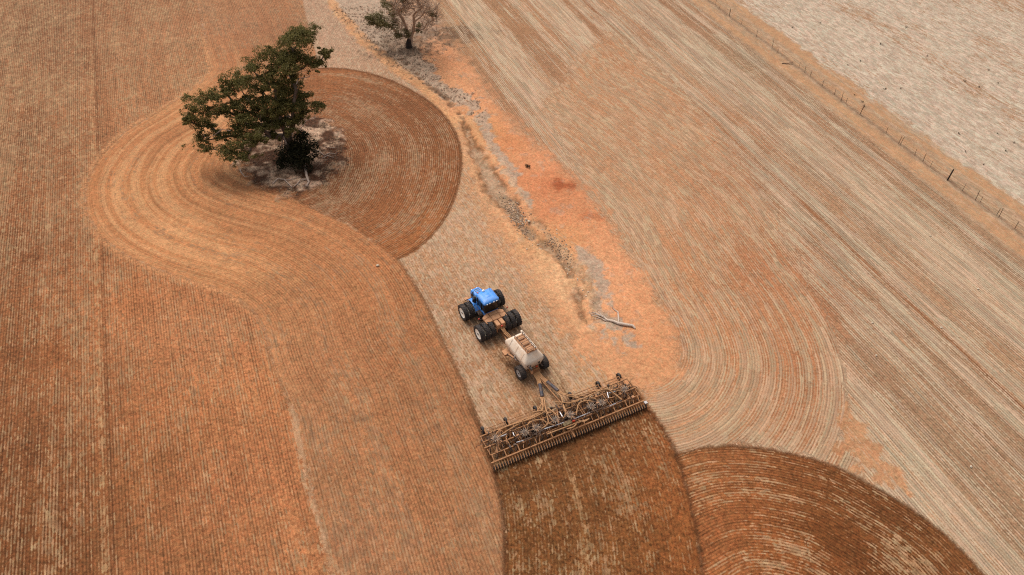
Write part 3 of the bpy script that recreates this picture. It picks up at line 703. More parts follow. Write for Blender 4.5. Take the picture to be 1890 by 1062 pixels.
# ---------------------------------------------------------------- tractor
def build_tractor():
    T = thing('tractor', 'blue articulated tractor on triple tyres with a mud covered rear deck', 'tractor', (-2.5, 59.71, 0), math.radians(30.6))
    w0 = {f: make_wheel(T, 1.0, .52, .61, (f * .95, 1.85, 1.0), face=f) for f in (-1, 1)}
    for yy in (1.85, -1.85):
        for f in (-1, 1):
            for k, xx in enumerate((.95, 1.63, 2.31)):
                if yy > 0 and k == 0: continue
                cp(w0[f], T, (f * xx, yy, 1.0), (rnd.uniform(0, 6), 0, 0))
    # chassis
    b = MB()
    for yy in (1.85, -1.85):
        b.cyl((-2.5, yy, 1.0), (2.5, yy, 1.0), .14, n=10); b.box((0, yy, 1.0), (.7, .6, .6))
    b.box((0, 1.75, 1.25), (.8, 3.0, .45)); b.box((0, -1.55, 1.12), (.8, 2.4, .45)); b.box((0, 3.35, 1.15), (1.0, .35, .5))
    b.cyl((0, .05, .8), (0, .05, 1.5), .16); b.cyl((-.35, .6, 1.05), (-.35, -.75, 1.05), .06, n=8); b.cyl((.35, .6, 1.05), (.35, -.75, 1.05), .06, n=8)
    b.build('chassis', 'iron', T, bevel=.03)
    # hood: a lofted body that narrows and drops to the nose
    rings = []
    for yy, hw, zt, zb in ((1.25, .66, 2.62, 1.5), (2.0, .66, 2.60, 1.5), (2.9, .62, 2.5, 1.45), (3.35, .58, 2.36, 1.42), (3.5, .52, 2.2, 1.45)):
        rings.append([(hw, yy, zb), (hw, yy, zt - .3), (hw * .82, yy, zt - .04), (hw * .4, yy, zt), (-hw * .4, yy, zt), (-hw * .82, yy, zt - .04), (-hw, yy, zt - .3), (-hw, yy, zb)])
    hd = MB().loft(rings).build('hood', 'blue', T, smooth=32, bevel=.02)
    b = MB()
    for yy in (2.45, 2.72, 2.99): b.box((-.0, yy, 2.585 - (yy - 2.0) * .105), (.62, .13, .03))
    b.build('vent', 'black', hd)
    b = MB(); b.box((0, 3.505, 1.84), (.86, .05, .55)); [b.box((0, 3.535, 1.64 + k * .1), (.8, .02, .02)) for k in range(5)]
    b.build('grille', 'black', hd)
    b = MB()
    for f in (-1, 1): b.box((f * .672, 2.35, 1.98), (.02, 1.5, .5))
    b.build('side_screen', 'black', hd)
    for f in (-1, 1): MB().cyl((f * .33, 3.5, 2.12), (f * .33, 3.56, 2.12), .09).build('headlight', 'white', hd)
    # cab
    def ring(hw, y0, y1, z): return [(hw, y0, z), (hw, y1, z), (-hw, y1, z), (-hw, y0, z)]
    MB().loft([ring(.80, -.42, 1.3, 1.52), ring(.84, -.45, 1.3, 1.98)]).build('cab_base', 'blue', T, bevel=.05)
    gl_ = MB().loft([ring(.80, -.40, 1.26, 1.98), ring(.86, -.36, 1.24, 3.42)]).build('cab_glass', 'glass', T, bevel=.02)
    for x, y in ((-.82, -.39), (.82, -.39), (-.82, 1.24), (.82, 1.24), (-.83, .35), (.83, .35)): MB().bar((x, y, 1.98), (x * 1.05, y * .96, 3.44), .07).build('cab_pillar', 'black', T)
    rf = MB().loft([rrect(.90, .95, .16, 3.40, 0, .43), rrect(.98, 1.02, .2, 3.47, 0, .43), rrect(.97, 1.0, .2, 3.62, 0, .43), rrect(.84, .86, .22, 3.73, 0, .43), rrect(.5, .5, .2, 3.77, 0, .43)]).build('cab_roof', 'blue', T, smooth=50)
    MB().loft([rrect(.3, .3, .1, 3.765, 0, .4), rrect(.26, .26, .08, 3.79, 0, .4)]).build('hatch', 'blue', rf)
    MB().loft([rrect(.14, .12, .06, 3.72, -.05, 1.25), rrect(.13, .11, .06, 3.86, -.05, 1.25), rrect(.06, .05, .03, 3.92, -.05, 1.25)]).build('gps_receiver', 'white', rf)
    for x in (-.6, -.25, .25, .6): MB().cyl((x, -.58, 3.52), (x, -.64, 3.50), .075).build('work_light', 'white', rf)
    MB().cyl((-.72, 1.28, 3.62), (-.72, 1.28, 3.82), .06).build('beacon', 'red', rf)
    b = MB().tube([(.62, 1.0, 3.7), (.62, 1.0, 4.35)], .012, 5); b.build('aerial', 'black', rf)
    for f in (-1, 1):
        m_ = MB(); m_.tube([(f * .85, 1.25, 3.1), (f * 1.25, 1.4, 3.1), (f * 1.25, 1.4, 2.9)], .025, 6); m_.box((f * 1.25, 1.4, 2.75), (.26, .06, .42)); m_.build('mirror', 'black', T, bevel=.02)
    # front fenders: blue arcs over the inner tyres
    for f in (-1, 1):
        rin = []
        for k in range(11):
            a = math.radians(25 + 13.0 * k); yy, zz = 1.85 + 1.16 * math.cos(a), 1.0 + 1.16 * math.sin(a)
            y2, z2 = 1.85 + 1.12 * math.cos(a), 1.0 + 1.12 * math.sin(a)
            rin.append([(f * .68, yy, zz), (f * 1.30, yy, zz), (f * 1.30, yy - .0, zz - .10), (f * .68, y2, z2)])
        MB().loft(rin).build('fender', 'blue', T)
    # exhaust and air cleaner on the left, steps and ladder
    b = MB(); b.cyl((-.92, 1.72, 1.55), (-.92, 1.72, 2.75), .21, n=16); b.cyl((-.92, 1.72, 2.75), (-.92, 1.72, 2.95), .14, n=12); b.cyl((-.9, 2.12, 1.6), (-.9, 2.12, 2.6), .1); b.tube([(-.9, 2.12, 2.55), (-.9, 2.12, 3.25), (-.9, 2.0, 3.4)], .07, 8)
    b.build('exhaust_stack', 'black', T)
    b = MB(); b.cyl((.92, 1.6, 1.6), (.92, 1.6, 3.05), .08, n=10); b.cyl((.92, 1.6, 3.05), (.92, 1.6, 3.35), .1, n=10); b.build('intake_stack', 'black', T)
    b = MB(); b.box((-1.02, 3.62, .98), (.55, .42, .16)); b.bar((-.75, 3.55, .95), (-.4, 3.4, 1.1), .1); b.build('front_step', 'dust_panel', T, bevel=.03)
    b = MB()
    for k in range(4): b.box((-1.02, .18, .55 + k * .3), (.4, .26, .05))
    b.bar((-1.22, .18, .5), (-1.12, .2, 1.75), .05); b.bar((-.84, .18, .5), (-.84, .2, 1.75), .05); b.build('ladder', 'iron', T)
    b = MB(); b.box((-1.0, .75, 1.5), (.5, 1.2, .08)); b.tube([(-1.2, .2, 1.5), (-1.22, .2, 2.3), (-1.22, 1.2, 2.35), (-1.22, 1.25, 1.5)], .025, 6); b.build('platform', 'iron', T)
    # rear deck under dried mud: centre panel, two side panels sloping to the tyres, two blocks
    def panel(p, t=.12):
        top = [Vector(q) for q in p]; return MB().loft([[q - Vector((0, 0, t)) for q in top], top])
    panel([(.5, -1.04, 2.12), (.5, -.48, 2.05), (-.5, -.48, 2.05), (-.5, -1.04, 2.12)], .5).build('deck_panel', 'dust_panel', T, bevel=.04)
    panel([(.5, -1.72, 2.0), (.5, -1.08, 2.11), (-.5, -1.08, 2.11), (-.5, -1.72, 2.0)], .5).build('deck_panel', 'dust_panel', T, bevel=.04)
    for f in (-1, 1):
        for (y0, y1, e) in ((-1.06, -.42, .25), (-1.74, -1.10, .0)):
            q = [(f * 1.30, y0, 1.86), (f * 1.30, y1 - e, 1.86), (f * .54, y1, 2.06), (f * .54, y0, 2.06)]
            if f > 0: q = q[::-1]
            panel(q[::-1] if f > 0 else q, .28).build('side_panel', 'dust_panel', T, bevel=.04)
    for x in (-.28, .30):
        MB().loft([rrect(.22, .42, .05, 1.25, x, -2.2), rrect(.24, .44, .05, 1.9, x, -2.2), rrect(.20, .40, .05, 1.97, x, -2.2)]).build('rear_block', 'dust_panel', T, bevel=.02)
    MB().box((0, -2.4, 1.1), (1.1, .3, .5)).build('hitch_frame', 'dust_panel', T, bevel=.03)
    MB().bar((0, -2.3, .62), (0.02, -3.15, .62), .2, .12).build('drawbar', 'dust_steel', T, bevel=.02)
    for k in range(5):
        x = -.2 + .1 * k; MB().tube(bez((x, -2.5, 1.3), (x, -2.9, 1.75), (x * .6, -3.2, 1.3), (x * .6 + .2, -3.8, .95), 10), .035, 6).build('hydraulic_hose', 'hose_tan', T)
    b = MB(); b.box((.02, -2.72, 1.75), (.2, .12, .2)); b.build('warning_lamp', 'red', T, bevel=.03)
    for x, y in ((-1.75, -.72), (1.85, -.75)):
        b = MB(); b.bar((math.copysign(.5, x), -.75, 1.5), (x, y, 1.85), .05); b.build('lamp_bracket', 'iron', T)
        MB().box((x, y, 1.95), (.18, .08, .13)).build('marker_lamp', 'red', T, bevel=.02)
    return T
build_tractor()

# ---------------------------------------------------------------- air cart
def build_cart():
    A = thing('air_cart', 'cream seed cart with a railed top hatch towed behind the blue tractor', 'seed cart', (1.60, 53.06, 0), math.radians(32))
    rings = [rrect(.55, 1.25, .2, 1.0, 0, .45), rrect(1.02, 1.8, .22, 1.35, 0, .55), rrect(1.18, 2.02, .22, 2.0, 0, .6), rrect(1.19, 2.04, .22, 2.38, 0, .6), rrect(1.14, 1.98, .22, 2.5, 0, .6), rrect(.72, 1.42, .2, 3.18, 0, .55), rrect(.60, 1.28, .16, 3.27, 0, .55), rrect(.3, .9, .1, 3.29, 0, .55)]
    tb_ = MB().loft(rings)
    for y in (-.55, .6, 1.75):
        for f in (-1, 1): tb_.bar((f * 1.165, y, 1.75), (f * 1.165, y, 2.36), .10, .05); tb_.bar((f * 1.14, y, 2.5), (f * .74, y, 3.16), .10, .05)
    tk = tb_.build('tank', 'tank', A, smooth=45)
    for f, y in ((-1, -1.42), (1, -1.42)): MB().box((f * .55, y - .02, 1.85), (.16, .06, .3)).build('sight_glass', 'glass', tk)
    MB().loft([rrect(.62, 1.3, .05, 3.275, .05, .45), rrect(.62, 1.3, .05, 3.33, .05, .45)]).build('hatch_deck', 'dust_panel', tk)
    MB().box((.62, .75, 3.34), (.22, 2.9, .10)).build('side_rail', 'tank', tk, bevel=.03)
    b = MB()
    for x in (-.5, .48):
        b.tube([(x, -.85, 3.33), (x, -.85, 3.70), (x, 1.7, 3.70), (x, 1.7, 3.33)], .035, 6)
    for k in range(7): y = -.85 + k * 2.55 / 6; b.tube([(-.5, y, 3.70), (.48, y, 3.70)], .03, 6); b.tube([(-.5, y, 3.33), (-.5, y, 3.70)], .02, 5); b.tube([(.48, y, 3.33), (.48, y, 3.70)], .02, 5)
    b.build('hatch_rail', 'hose_dark', A)
    for k, y in enumerate((-.5, .42, 1.32)):
        MB().loft([rrect(.34, .30, .08, 3.33, 0, y), rrect(.34, .30, .08, 3.46, 0, y), rrect(.24, .2, .08, 3.5, 0, y)]).build('hatch_lid', 'dust_panel', A)
    b = MB(); b.bar((-.5, -1.5, .95), (-.5, 2.6, .95), .14, .2); b.bar((.5, -1.5, .95), (.5, 2.6, .95), .14, .2)
    for y in (-1.45, -.85, .5, 2.5): b.bar((-.5, y, .95), (.5, y, .95), .14, .16)
    b.cyl((-1.35, -.85, .8), (1.35, -.85, .8), .09); b.build('frame', 'dust_steel', A, bevel=.01)
    wl_ = make_wheel(A, .80, .66, .42, (-1.36, -.85, .80), 'grey_rim', -1); make_wheel(A, .80, .66, .42, (1.46, -.85, .80), 'grey_rim', 1)
    b = MB(); b.bar((-.5, 2.6, .9), (0.02, 5.0, .75), .14, .16); b.bar((.5, 2.6, .9), (0.08, 5.0, .75), .14, .16); b.bar((-.3, 3.4, .85), (.34, 3.4, .85), .1); b.build('tow_frame', 'dust_steel', A, bevel=.01)
    b = MB(); b.cyl((.25, 3.0, .95), (.25, 3.0, 1.6), .26); b.box((-.3, 3.05, 1.2), (.5, .45, .5)); b.build('fan_housing', 'dust_panel', A, bevel=.03)
    for k in range(3): MB().tube(bez((.0 + .1 * k, 4.9, .9), (-.3 + .2 * k, 4.3, 1.5), (.2 * k - .1, 3.8, 1.4), (.05 * k, 3.1, 1.3), 10), .035, 6).build('hydraulic_hose', 'hose_tan', A)
    # loading auger slung along the left side
    ag = MB(); ag.tube([(-1.38, 1.75, 1.2), (-1.12, .2, 1.72), (-.78, -1.75, 2.15)], .13, 12); ag.tube([(-.78, -1.75, 2.15), (-.76, -1.95, 2.12), (-.75, -2.02, 1.95)], .13, 12); ago = ag.build('auger', 'hose_dark', A)
    MB().cyl((-.75, -2.03, 1.95), (-.75, -2.08, 1.55), .13, .12).build('auger_spout', 'dust_panel', ago)
    MB().loft([rrect(.2, .25, .05, .9, -1.42, 2.0), rrect(.33, .36, .05, 1.35, -1.42, 2.0)]).build('auger_hopper', 'dust_panel', ago)
    b = MB(); b.tube([(-1.36, 1.5, 1.45), (-1.3, .55, 1.72)], .09, 8); b.build('auger_motor', 'dust_panel', ago)
    b = MB(); b.bar((-.5, .3, 1.0), (-1.15, .25, 1.62), .07); b.bar((-.95, -.5, 1.3), (-1.1, .6, 1.9), .05); b.tube([(-1.0, .4, 2.3), (-1.35, .5, 2.0), (-1.3, .1, 1.75)], .035, 6); b.build('auger_bracket', 'grey_rim', A)
    b = MB(); b.bar((.5, -1.3, .95), (1.25, 1.8, 1.0), .06); b.tube([(1.2, 2.4, 1.2), (1.3, 2.4, 2.2), (1.3, 1.5, 2.3), (1.25, 1.2, 1.2)], .03, 6); b.build('side_step', 'dust_steel', A)
    MB().box((.18, -1.55, 1.55), (.22, .08, .16)).build('warning_lamp', 'red', A, bevel=.03)
    b = MB(); b.box((0, -1.35, .75), (.9, .4, .25)); [b.cyl((-.35 + .1 * k, -1.5, .78), (-.35 + .1 * k, -1.75, .8), .055) for k in range(8)]; b.build('air_manifold', 'dust_steel', A)
    return A
cart = build_cart()

# ---------------------------------------------------------------- seeding bar
def build_drill():
    rz = math.radians(25.6); D0 = Vector((5.98, 44.0, 0))
    D = thing('seeding_bar', 'wide tan tined seeding bar with looping hoses and a rear row of press wheels', 'seed drill', D0, rz)
    def loc_of(px, py, z):
        p = G(px, py, z); dx, dy = p[0] - D0.x, p[1] - D0.y
        return Vector((math.cos(rz) * dx + math.sin(rz) * dy, -math.sin(rz) * dx + math.cos(rz) * dy, z))
    def q(x, y, z=1.3): return loc_of(860 + x / 4.617, 660 + y / 4.617, z)     # from an enlarged view of the photograph
    # frame: cross bars front to back in hinged sections, fore-and-aft members
    secs = ((-8.45, -5.05), (-5.0, -2.05), (-2.0, 2.0), (2.05, 5.0), (5.05, 8.3))
    for (a, b_) in secs:
        f = MB()
        for y, z in ((3.45, .95), (2.75, .95), (2.0, .95), (1.1, .95)):
            aa, bb = a, b_
            if y in (1.1,) and a < -8: aa = -8.3
            f.bar((aa, y, z), (bb, y, z), .095, .12)
        n = 3
        for k in range(n + 1):
            x = a + .08 + (b_ - a - .16) * k / n
            f.bar((x, 1.1, .955), (x, 3.45, .955), .065, .09)
        if a == -2.0: f.bar((-1.0, 1.1, 1.02), (0, 3.5, 1.02), .12); f.bar((1.0, 1.1, 1.02), (0, 3.5, 1.02), .12)
        f.build('frame_section', 'dust_steel', D)
    for a, b_ in ((-8.6, -7.4), (7.2, 8.5)): MB().bar((a, 2.0, 1.08), (b_, 2.0, 1.08), .1).build('end_rail', 'dust_steel', D)
    # diagonal braces seen on the wings
    for a, b_ in (((265, 815), (300, 600)), ((255, 810), (285, 605)), ((1200, 280), (1330, 365)), ((340, 625), (350, 740)), ((1390, 200), (1440, 265))): MB().bar(q(*a, 1.05), q(*b_, 1.05), .09).build('brace', 'dust_steel', D)
    # thin front rail between castor wheels
    gx_ = (-7.7, -5.2, -1.9, 2.1, 5.4, 7.9)
    for i in (0, 1, 3, 4):
        f = MB(); f.tube([(gx_[i] + .25, 4.05, .95), (gx_[i + 1] - .2, 4.05, .95)], .045, 6); f.tube([(gx_[i] + .5, 3.80, .85), (gx_[i + 1] - .3, 3.80, .85)], .03, 6)
        for k in range(5): x = gx_[i] + .5 + (gx_[i + 1] - gx_[i] - .8) * k / 4; f.bar((x, 3.45, .95), (x, 4.05, .95), .05)
        f.build('front_rail', 'dust_steel', D)
    first = None
    for x in gx_:
        if first is None:
            first = MB(); first.bar((0, -.95, .95), (0, -.45, .98), .12); first.bar((0, -.45, .98), (.26, -.05, .72), .09); first.bar((.24, -.1, .75), (.24, .05, .42), .07, .1); first.cyl((-.2, 0, .40), (.26, 0, .40), .04)
            first = first.build('castor', 'dust_steel', D, (x, 4.42, 0))
            t = MB().lathe_x([(-.09, .2), (-.13, .28), (-.12, .36), (0, .40), (.12, .36), (.13, .28), (.09, .2), (-.09, .2)], 22).build('tyre', 'rubber', first, (0, 0, .40))
            MB().lathe_x([(-.07, .2), (-.03, .15), (-.05, .001)], 14).add([], []).lathe_x([(.05, .001), (.03, .15), (.07, .2)], 14).build('rim', 'iron', first, (0, 0, .40))
        else: cp(first, D, (x, 4.42, 0))
    # transport wheels inside the frame
    tw_ = make_wheel(D, .42, .3, .22, (-4.0, 2.4, .42), 'iron', -1)
    for x in (-3.2, 3.2, 4.0, -.5, .5): cp(tw_, D, (x, 2.4, .42))
    # tines: C shanks bolted under the cross bars, staggered
    sh = MB(); sh.tube([(0, .04, .93), (0, -.12, .99), (0, -.30, .86), (0, -.32, .6), (0, -.14, .3), (0, .05, .02)], [.04, .042, .042, .04, .04, .03], 6); sh.box((0, .08, .08), (.09, .2, .06))
    sh.tube([(0, -.2, .75), (0, -.26, .45), (0, -.12, .1)], .03, 5)
    tine = None; nT = 96
    for k in range(nT):
        x = -8.25 + 16.4 * k / (nT - 1); y = (3.45, 2.0, 2.75, 1.1)[k % 4]
        if tine is None: tine = sh.build('tine', 'iron', D, (x, y, 0))
        else: cp(tine, D, (x, y, 0))
    # press wheels on trailing arms behind a round beam
    f = MB(); f.bar((-8.6, .42, .72), (8.5, .42, .72), .13, .13); f.build('press_wheel_beam', 'dust_steel', D)
    for x in (-8.25, -6.95, -5.55, -3.7, -2.0, 0.0, .12, 1.6, 3.2, 5.1, 6.5, 7.95):
        MB().bar((x, 1.1, .98), (x - .03, .42, .76), .09, .12).build('press_wheel_arm', 'dust_steel', D)
    f = MB(); f.bar((-.02, .5, .8), (-.05, -.42, .75), .12); f.build('centre_arm', 'dust_steel', D)
    pw = None; nP = 62
    for k in range(nP):
        x = -8.5 + 16.9 * k / (nP - 1)
        if pw is None:
            b = MB(); b.lathe_x([(-.045, .1), (-.05, .22), (-.03, .26), (0, .275), (.03, .26), (.05, .22), (.045, .1), (-.045, .1)], 16); pw = b.build('press_wheel', 'iron', D, (x, -.02, .275))
            a = MB(); a.bar((.10, .42, .40), (.10, -.12, .12), .07, .05); a.bar((.0, -.01, 0), (.09, -.01, 0), .05); a.bar((.0, -.24, .22), (.10, -.1, .14), .05); a.build('swing_arm', 'dust_steel', pw)
        else: cp(pw, D, (x, -.02, .275))
    MB().box((8.45, .15, .72), (.3, .3, .12)).build('end_plate', 'grey_rim', D)
    # seed distribution towers with their sprays of hoses
    tw = [q(250, 690, 1.6), q(500, 640, 1.6), q(600, 600, 1.6), q(760, 530, 1.7), q(890, 490, 1.7), q(1070, 415, 1.6), q(1155, 385, 1.6), q(1350, 270, 1.6)]
    for i, p in enumerate(tw):
        b = MB(); b.cyl((0, 0, -.75), (0, 0, -.1), .06); b.lathe_x([(0, .01)], 3) if False else None
        b.tube([(0, 0, -.12), (0, 0, -.05), (0, 0, .04), (0, 0, .1)], [.08, .15, .15, .05], 14)
        h = b.build('distribution_tower', 'hose_dark', D, p)
        b = MB(); nh = 13
        for k in range(nh):
            a = 2 * math.pi * k / nh + rnd.uniform(-.12, .12); r1 = rnd.uniform(.34, .44); r2 = rnd.uniform(.7, 1.5)
            e = Vector((math.cos(a) * r2 + rnd.uniform(-.25, .25), math.sin(a) * r2 * .9 + rnd.uniform(-.2, .2), -.75 - rnd.uniform(0, .3)))
            b.tube(bez((math.cos(a) * .2, math.sin(a) * .2, 0), (math.cos(a) * .75, math.sin(a) * .75, .12), (e.x * 1.1, e.y * 1.1, -.1), e, 8), .022, 5)
        b.build('seed_hose', 'hose_dark', h)
        b = MB()
        for k in range(nh): a = 2 * math.pi * k / nh; b.tube([(math.cos(a) * .13, math.sin(a) * .13, .0), (math.cos(a) * .45, math.sin(a) * .45, .07)], .011, 5)
        b.build('hose_clip', 'tank', h)
    # wing-fold rams: dark barrel and bright rod
    for (a, b_, z) in (((670, 610), (835, 555), 1.25), ((920, 525), (1055, 470), 1.25), ((430, 725), (492, 708), 1.15), ((1225, 415), (1280, 390), 1.15), ((295, 675), (345, 655), 1.15), ((1215, 305), (1275, 290), 1.15), ((800, 465), (822, 505), 1.3), ((400, 640), (412, 668), 1.3), ((1205, 300), (1215, 345), 1.3)):
        A_, B_ = q(*a, z), q(*b_, z)
        r_ = MB().cyl(A_, B_, .055, n=10).build('fold_ram', 'chrome', D)
    for (a, b_) in (((820, 560), (925, 523)), ((560, 668), (670, 612)), ((1055, 470), (1220, 415)), ((490, 708), (560, 680)), ((1280, 390), (1330, 365))):
        MB().cyl(q(*a, 1.22), q(*b_, 1.22), .075, n=10).build('ram_barrel', 'hose_dark', D)
    b = MB(); b.bar(q(828, 580, 1.2), q(900, 545, 1.2), .42, .2); b.build('valve_box', 'olive', D, bevel=.03)
    MB().box(q(918, 543, 1.35), (.3, .1, .24)).build('warning_lamp', 'red', D, bevel=.03)
    # main air hoses: two bundles from the cart, sleeved half way, fanning out to the towers
    cm = Matrix.Rotation(math.radians(32) - rz, 3, 'Z')
    cw = Vector((1.60, 53.06, 0)) - D0; cl = Vector((math.cos(rz) * cw.x + math.sin(rz) * cw.y, -math.sin(rz) * cw.x + math.cos(rz) * cw.y, 0))
    for side, (s0, s1, tg) in enumerate((((628, 228), (650, 340), (0, 1, 2, 3)), ((690, 208), (788, 290), (4, 5, 6, 7)))):
        A_, B_ = q(*s0, .75), q(*s1, .95)
        dr = (B_ - A_).normalized(); nr = Vector((-dr.y, dr.x, 0))
        for k, ti in enumerate(tg):
            off = nr * (.11 * (k - 1.5)) * (1 if side == 0 else 1)
            st = cl + cm @ Vector((-.35 + .1 * (k + 4 * side), -1.75, .8))
            e = tw[ti] + Vector((0, 0, -.72))
            far = abs(e.x - B_.x) > 3
            if far:
                sg = math.copysign(1, e.x - B_.x)
                p1 = bez(B_ + off, B_ + dr * .8 + off, (B_.x + sg * .4, 3.35 + .1 * k, 1.2), (B_.x + sg * 1.5, 3.25 + .12 * k, 1.22), 8)
                p2 = bez(p1[-1], p1[-1] + Vector((sg * 1.0, -.05, .0)), (e.x - sg * 1.6, 2.95 + .1 * k, 1.18), (e.x - sg * .2, e.y + .25, 1.1), 10)
                path = p1 + p2[1:] + [e + Vector((0, 0, .1))]
            else:
                path = bez(B_ + off, B_ + dr * 1.4 + off, e + Vector((math.copysign(.9, e.x - B_.x) * .5, 1.6, .5)), e + Vector((0, 0, .12)), 12)
            full = bez(st, st + Vector((0, -.8, -.05)), A_ - dr * .8 + off, A_ + off, 8) + [B_ + off] + path[1:]
            MB().tube(full, .058, 7).build('air_hose', 'hose_tan', D)
        MB().tube([A_ + dr * .05, (A_ + B_) / 2 + Vector((0, 0, .02)), B_ - dr * .05], .21, 10).build('hose_sleeve', 'sleeve', D)
    # looping transfer hoses over the frame
    for pts in ([(520, 580), (560, 545), (640, 530), (700, 560), (760, 580)], [(940, 490), (960, 400), (1020, 370), (1100, 380)], [(690, 655), (780, 620), (860, 590), (940, 560), (1050, 525)], [(560, 470), (640, 455), (680, 470)], [(900, 375), (1000, 350), (1100, 300), (1190, 268), (1240, 290), (1330, 360)],
                [(250, 660), (300, 610), (400, 570), (560, 520), (660, 470)], [(760, 380), (880, 385), (960, 370)], [(700, 430), (760, 480), (800, 520)], [(830, 400), (850, 470), (830, 520)], [(960, 540), (1010, 545), (1050, 520)], [(640, 610), (700, 560), (690, 480), (730, 470)], [(860, 610), (920, 590), (950, 550)]):
        p = [q(x, y, 1.28 + .06 * (k % 2)) for k, (x, y) in enumerate(pts)]
        e = [2 * p[0] - p[1]] + p + [2 * p[-1] - p[-2]]; out = []
        for i in range(1, len(e) - 2):
            a, b_, c, d = e[i - 1:i + 3]
            for k in range(5): t = k / 5; out.append(.5 * (2 * b_ + (c - a) * t + (2 * a - 5 * b_ + 4 * c - d) * t * t + (3 * b_ - a - 3 * c + d) * t ** 3))
        MB().tube(out + [p[-1]], .06, 7).build('transfer_hose', 'hose_tan', D)
    # loose control lines and dark hoses strewn over the frame, bolted brackets on the cross bars
    rg = random.Random(21)
    for k in range(46):
        x = rg.uniform(-8, 8); y = rg.uniform(1.2, 3.3); x2 = x + rg.uniform(-1.6, 1.6); y2 = min(3.4, max(1.0, y + rg.uniform(-1.3, 1.3)))
        MB().tube(bez((x, y, 1.0), (x + rg.uniform(-.5, .5), y + rg.uniform(-.5, .5), 1.45), (x2 + rg.uniform(-.5, .5), y2 + rg.uniform(-.5, .5), 1.4), (x2, y2, .9), 8), rg.choice((.02, .028, .035)), 5).build('control_hose', 'hose_dark', D)
    for k in range(34):
        x = rg.uniform(-8.2, 8.2); y = rg.choice((1.1, 2.0, 2.75, 3.45)); b = MB(); b.box((x, y, 1.06), (rg.uniform(.12, .3), rg.uniform(.14, .3), rg.uniform(.12, .22))); b.bar((x, y, 1.05), (x + rg.uniform(-.3, .3), y - .5, .75), .06); b.build('bracket', rg.choice(('dust_steel', 'iron', 'dust_panel')), D)
    # drawbar from the cart axle to the bar
    st = cl + cm @ Vector((0, -1.5, .55)); f = MB(); f.bar(st, (-1.15, 3.5, .7), .11, .12); f.bar(st, (.75, 3.5, .7), .11, .12); f.build('drawbar', 'dust_steel', D)
    return D
build_drill()

# ---------------------------------------------------------------- trees
def leaf_clump(b, sh, c, r, n, size, rg, flat=.62, dark=0.0):
    """n small leaf sprays spread through a lumpy dome; denser towards its upper shell"""
    lumps = [(Vector((rg.gauss(0, .5), rg.gauss(0, .5), rg.gauss(0, .3))), rg.uniform(.4, .7)) for _ in range(7)]
    for _ in range(n):
        lc, lr = rg.choice(lumps)
        d = Vector((rg.gauss(0, 1), rg.gauss(0, 1), rg.gauss(0, .8) + .35)).normalized()
        p = lc + d * lr * rg.uniform(.55, 1.05) ** .6
        P = Vector(c) + Vector((p.x, p.y, p.z * flat)) * r
        nrm = (d + Vector((rg.uniform(-.8, .8), rg.uniform(-.8, .8), rg.uniform(-.2, .9)))).normalized()
        t = nrm.orthogonal().normalized(); t = (t * math.cos(rg.uniform(0, 6.28)) + nrm.cross(t) * math.sin(rg.uniform(0, 6.28))).normalized(); u = nrm.cross(t)
        s = size * rg.uniform(.6, 1.35); w = s * rg.uniform(.35, .6)
        o = len(b.v)
        b.v += [tuple(P - t * s), tuple(P + u * w), tuple(P + t * s), tuple(P - u * w)]; b.f.append((o, o + 1, o + 2, o + 3))
        sh.append(min(1, max(0, rg.gauss(.5, .22) - dark)))

def leaf_obj(b, sh, name, mat, parent=None):
    me = bpy.data.meshes.new(name); me.from_pydata(b.v, [], b.f); me.materials.append(M[mat]); me.update()
    a = me.attributes.new('leafshade', 'FLOAT', 'FACE'); a.data.foreach_set('value', np.array(sh, np.float32))
    o = bpy.data.objects.new(name, me); C.objects.link(o)
    if parent is not None: o.parent = parent
    return o

def grow(b, base, targets, r0, rg, first=None, tip=.03, gn=1.4, seg=1.1):
    """limbs that leave the nearest existing limb towards each target, thickened by what they carry"""
    nodes = [Vector(base)]; par = [-1]; plen = [0.0]
    for p in (first or []):
        nodes.append(Vector(p[1])); par.append(p[0]); plen.append(plen[p[0]] + (nodes[-1] - nodes[p[0]]).length)
    leaf = []
    for t in sorted(targets, key=lambda q: (Vector(q) - Vector(base)).length):
        t = Vector(t)
        best = min(range(len(nodes)), key=lambda i: (nodes[i] - t).length * gn + plen[i] * .55 + max(0, nodes[i].z - t.z) * 1.2)
        a = nodes[best]; d = t - a; L = d.length; n = max(1, int(L / seg)); i0 = best
        sag = Vector((rg.uniform(-.12, .12), rg.uniform(-.12, .12), rg.uniform(-.04, .14))) * L
        for k in range(1, n + 1):
            f = k / n; p = a + d * f + sag * math.sin(math.pi * f) + Vector((rg.uniform(-.1, .1), rg.uniform(-.1, .1), rg.uniform(-.1, .1))) * (k < n)
            nodes.append(p); par.append(i0); plen.append(plen[i0] + (p - nodes[i0]).length); i0 = len(nodes) - 1
        leaf.append(i0)
    load = [0.0] * len(nodes)
    for i in leaf: load[i] += 1
    for i in range(len(nodes) - 1, 0, -1): load[par[i]] += max(load[i], .2)
    mx = load[0]
    rad = [max(tip, r0 * math.sqrt(l / mx)) for l in load]
    for i in range(1, len(nodes)):
        p = par[i]; b.tube([nodes[p], nodes[i]], [min(rad[p], rad[i] * 1.35), rad[i]], 7, caps=True)
    return nodes, rad

def twigs(b, p, rg, n, L, r=.025):
    for _ in range(n):
        d = Vector((rg.gauss(0, 1), rg.gauss(0, 1), rg.gauss(.6, .6))).normalized(); q = [Vector(p)]
        for k in range(3): d = (d + Vector((rg.uniform(-.4, .4), rg.uniform(-.4, .4), rg.uniform(-.2, .4)))).normalized(); q.append(q[-1] + d * L / 3)
        b.tube(q, [r, r * .8, r * .6, r * .35], 5)

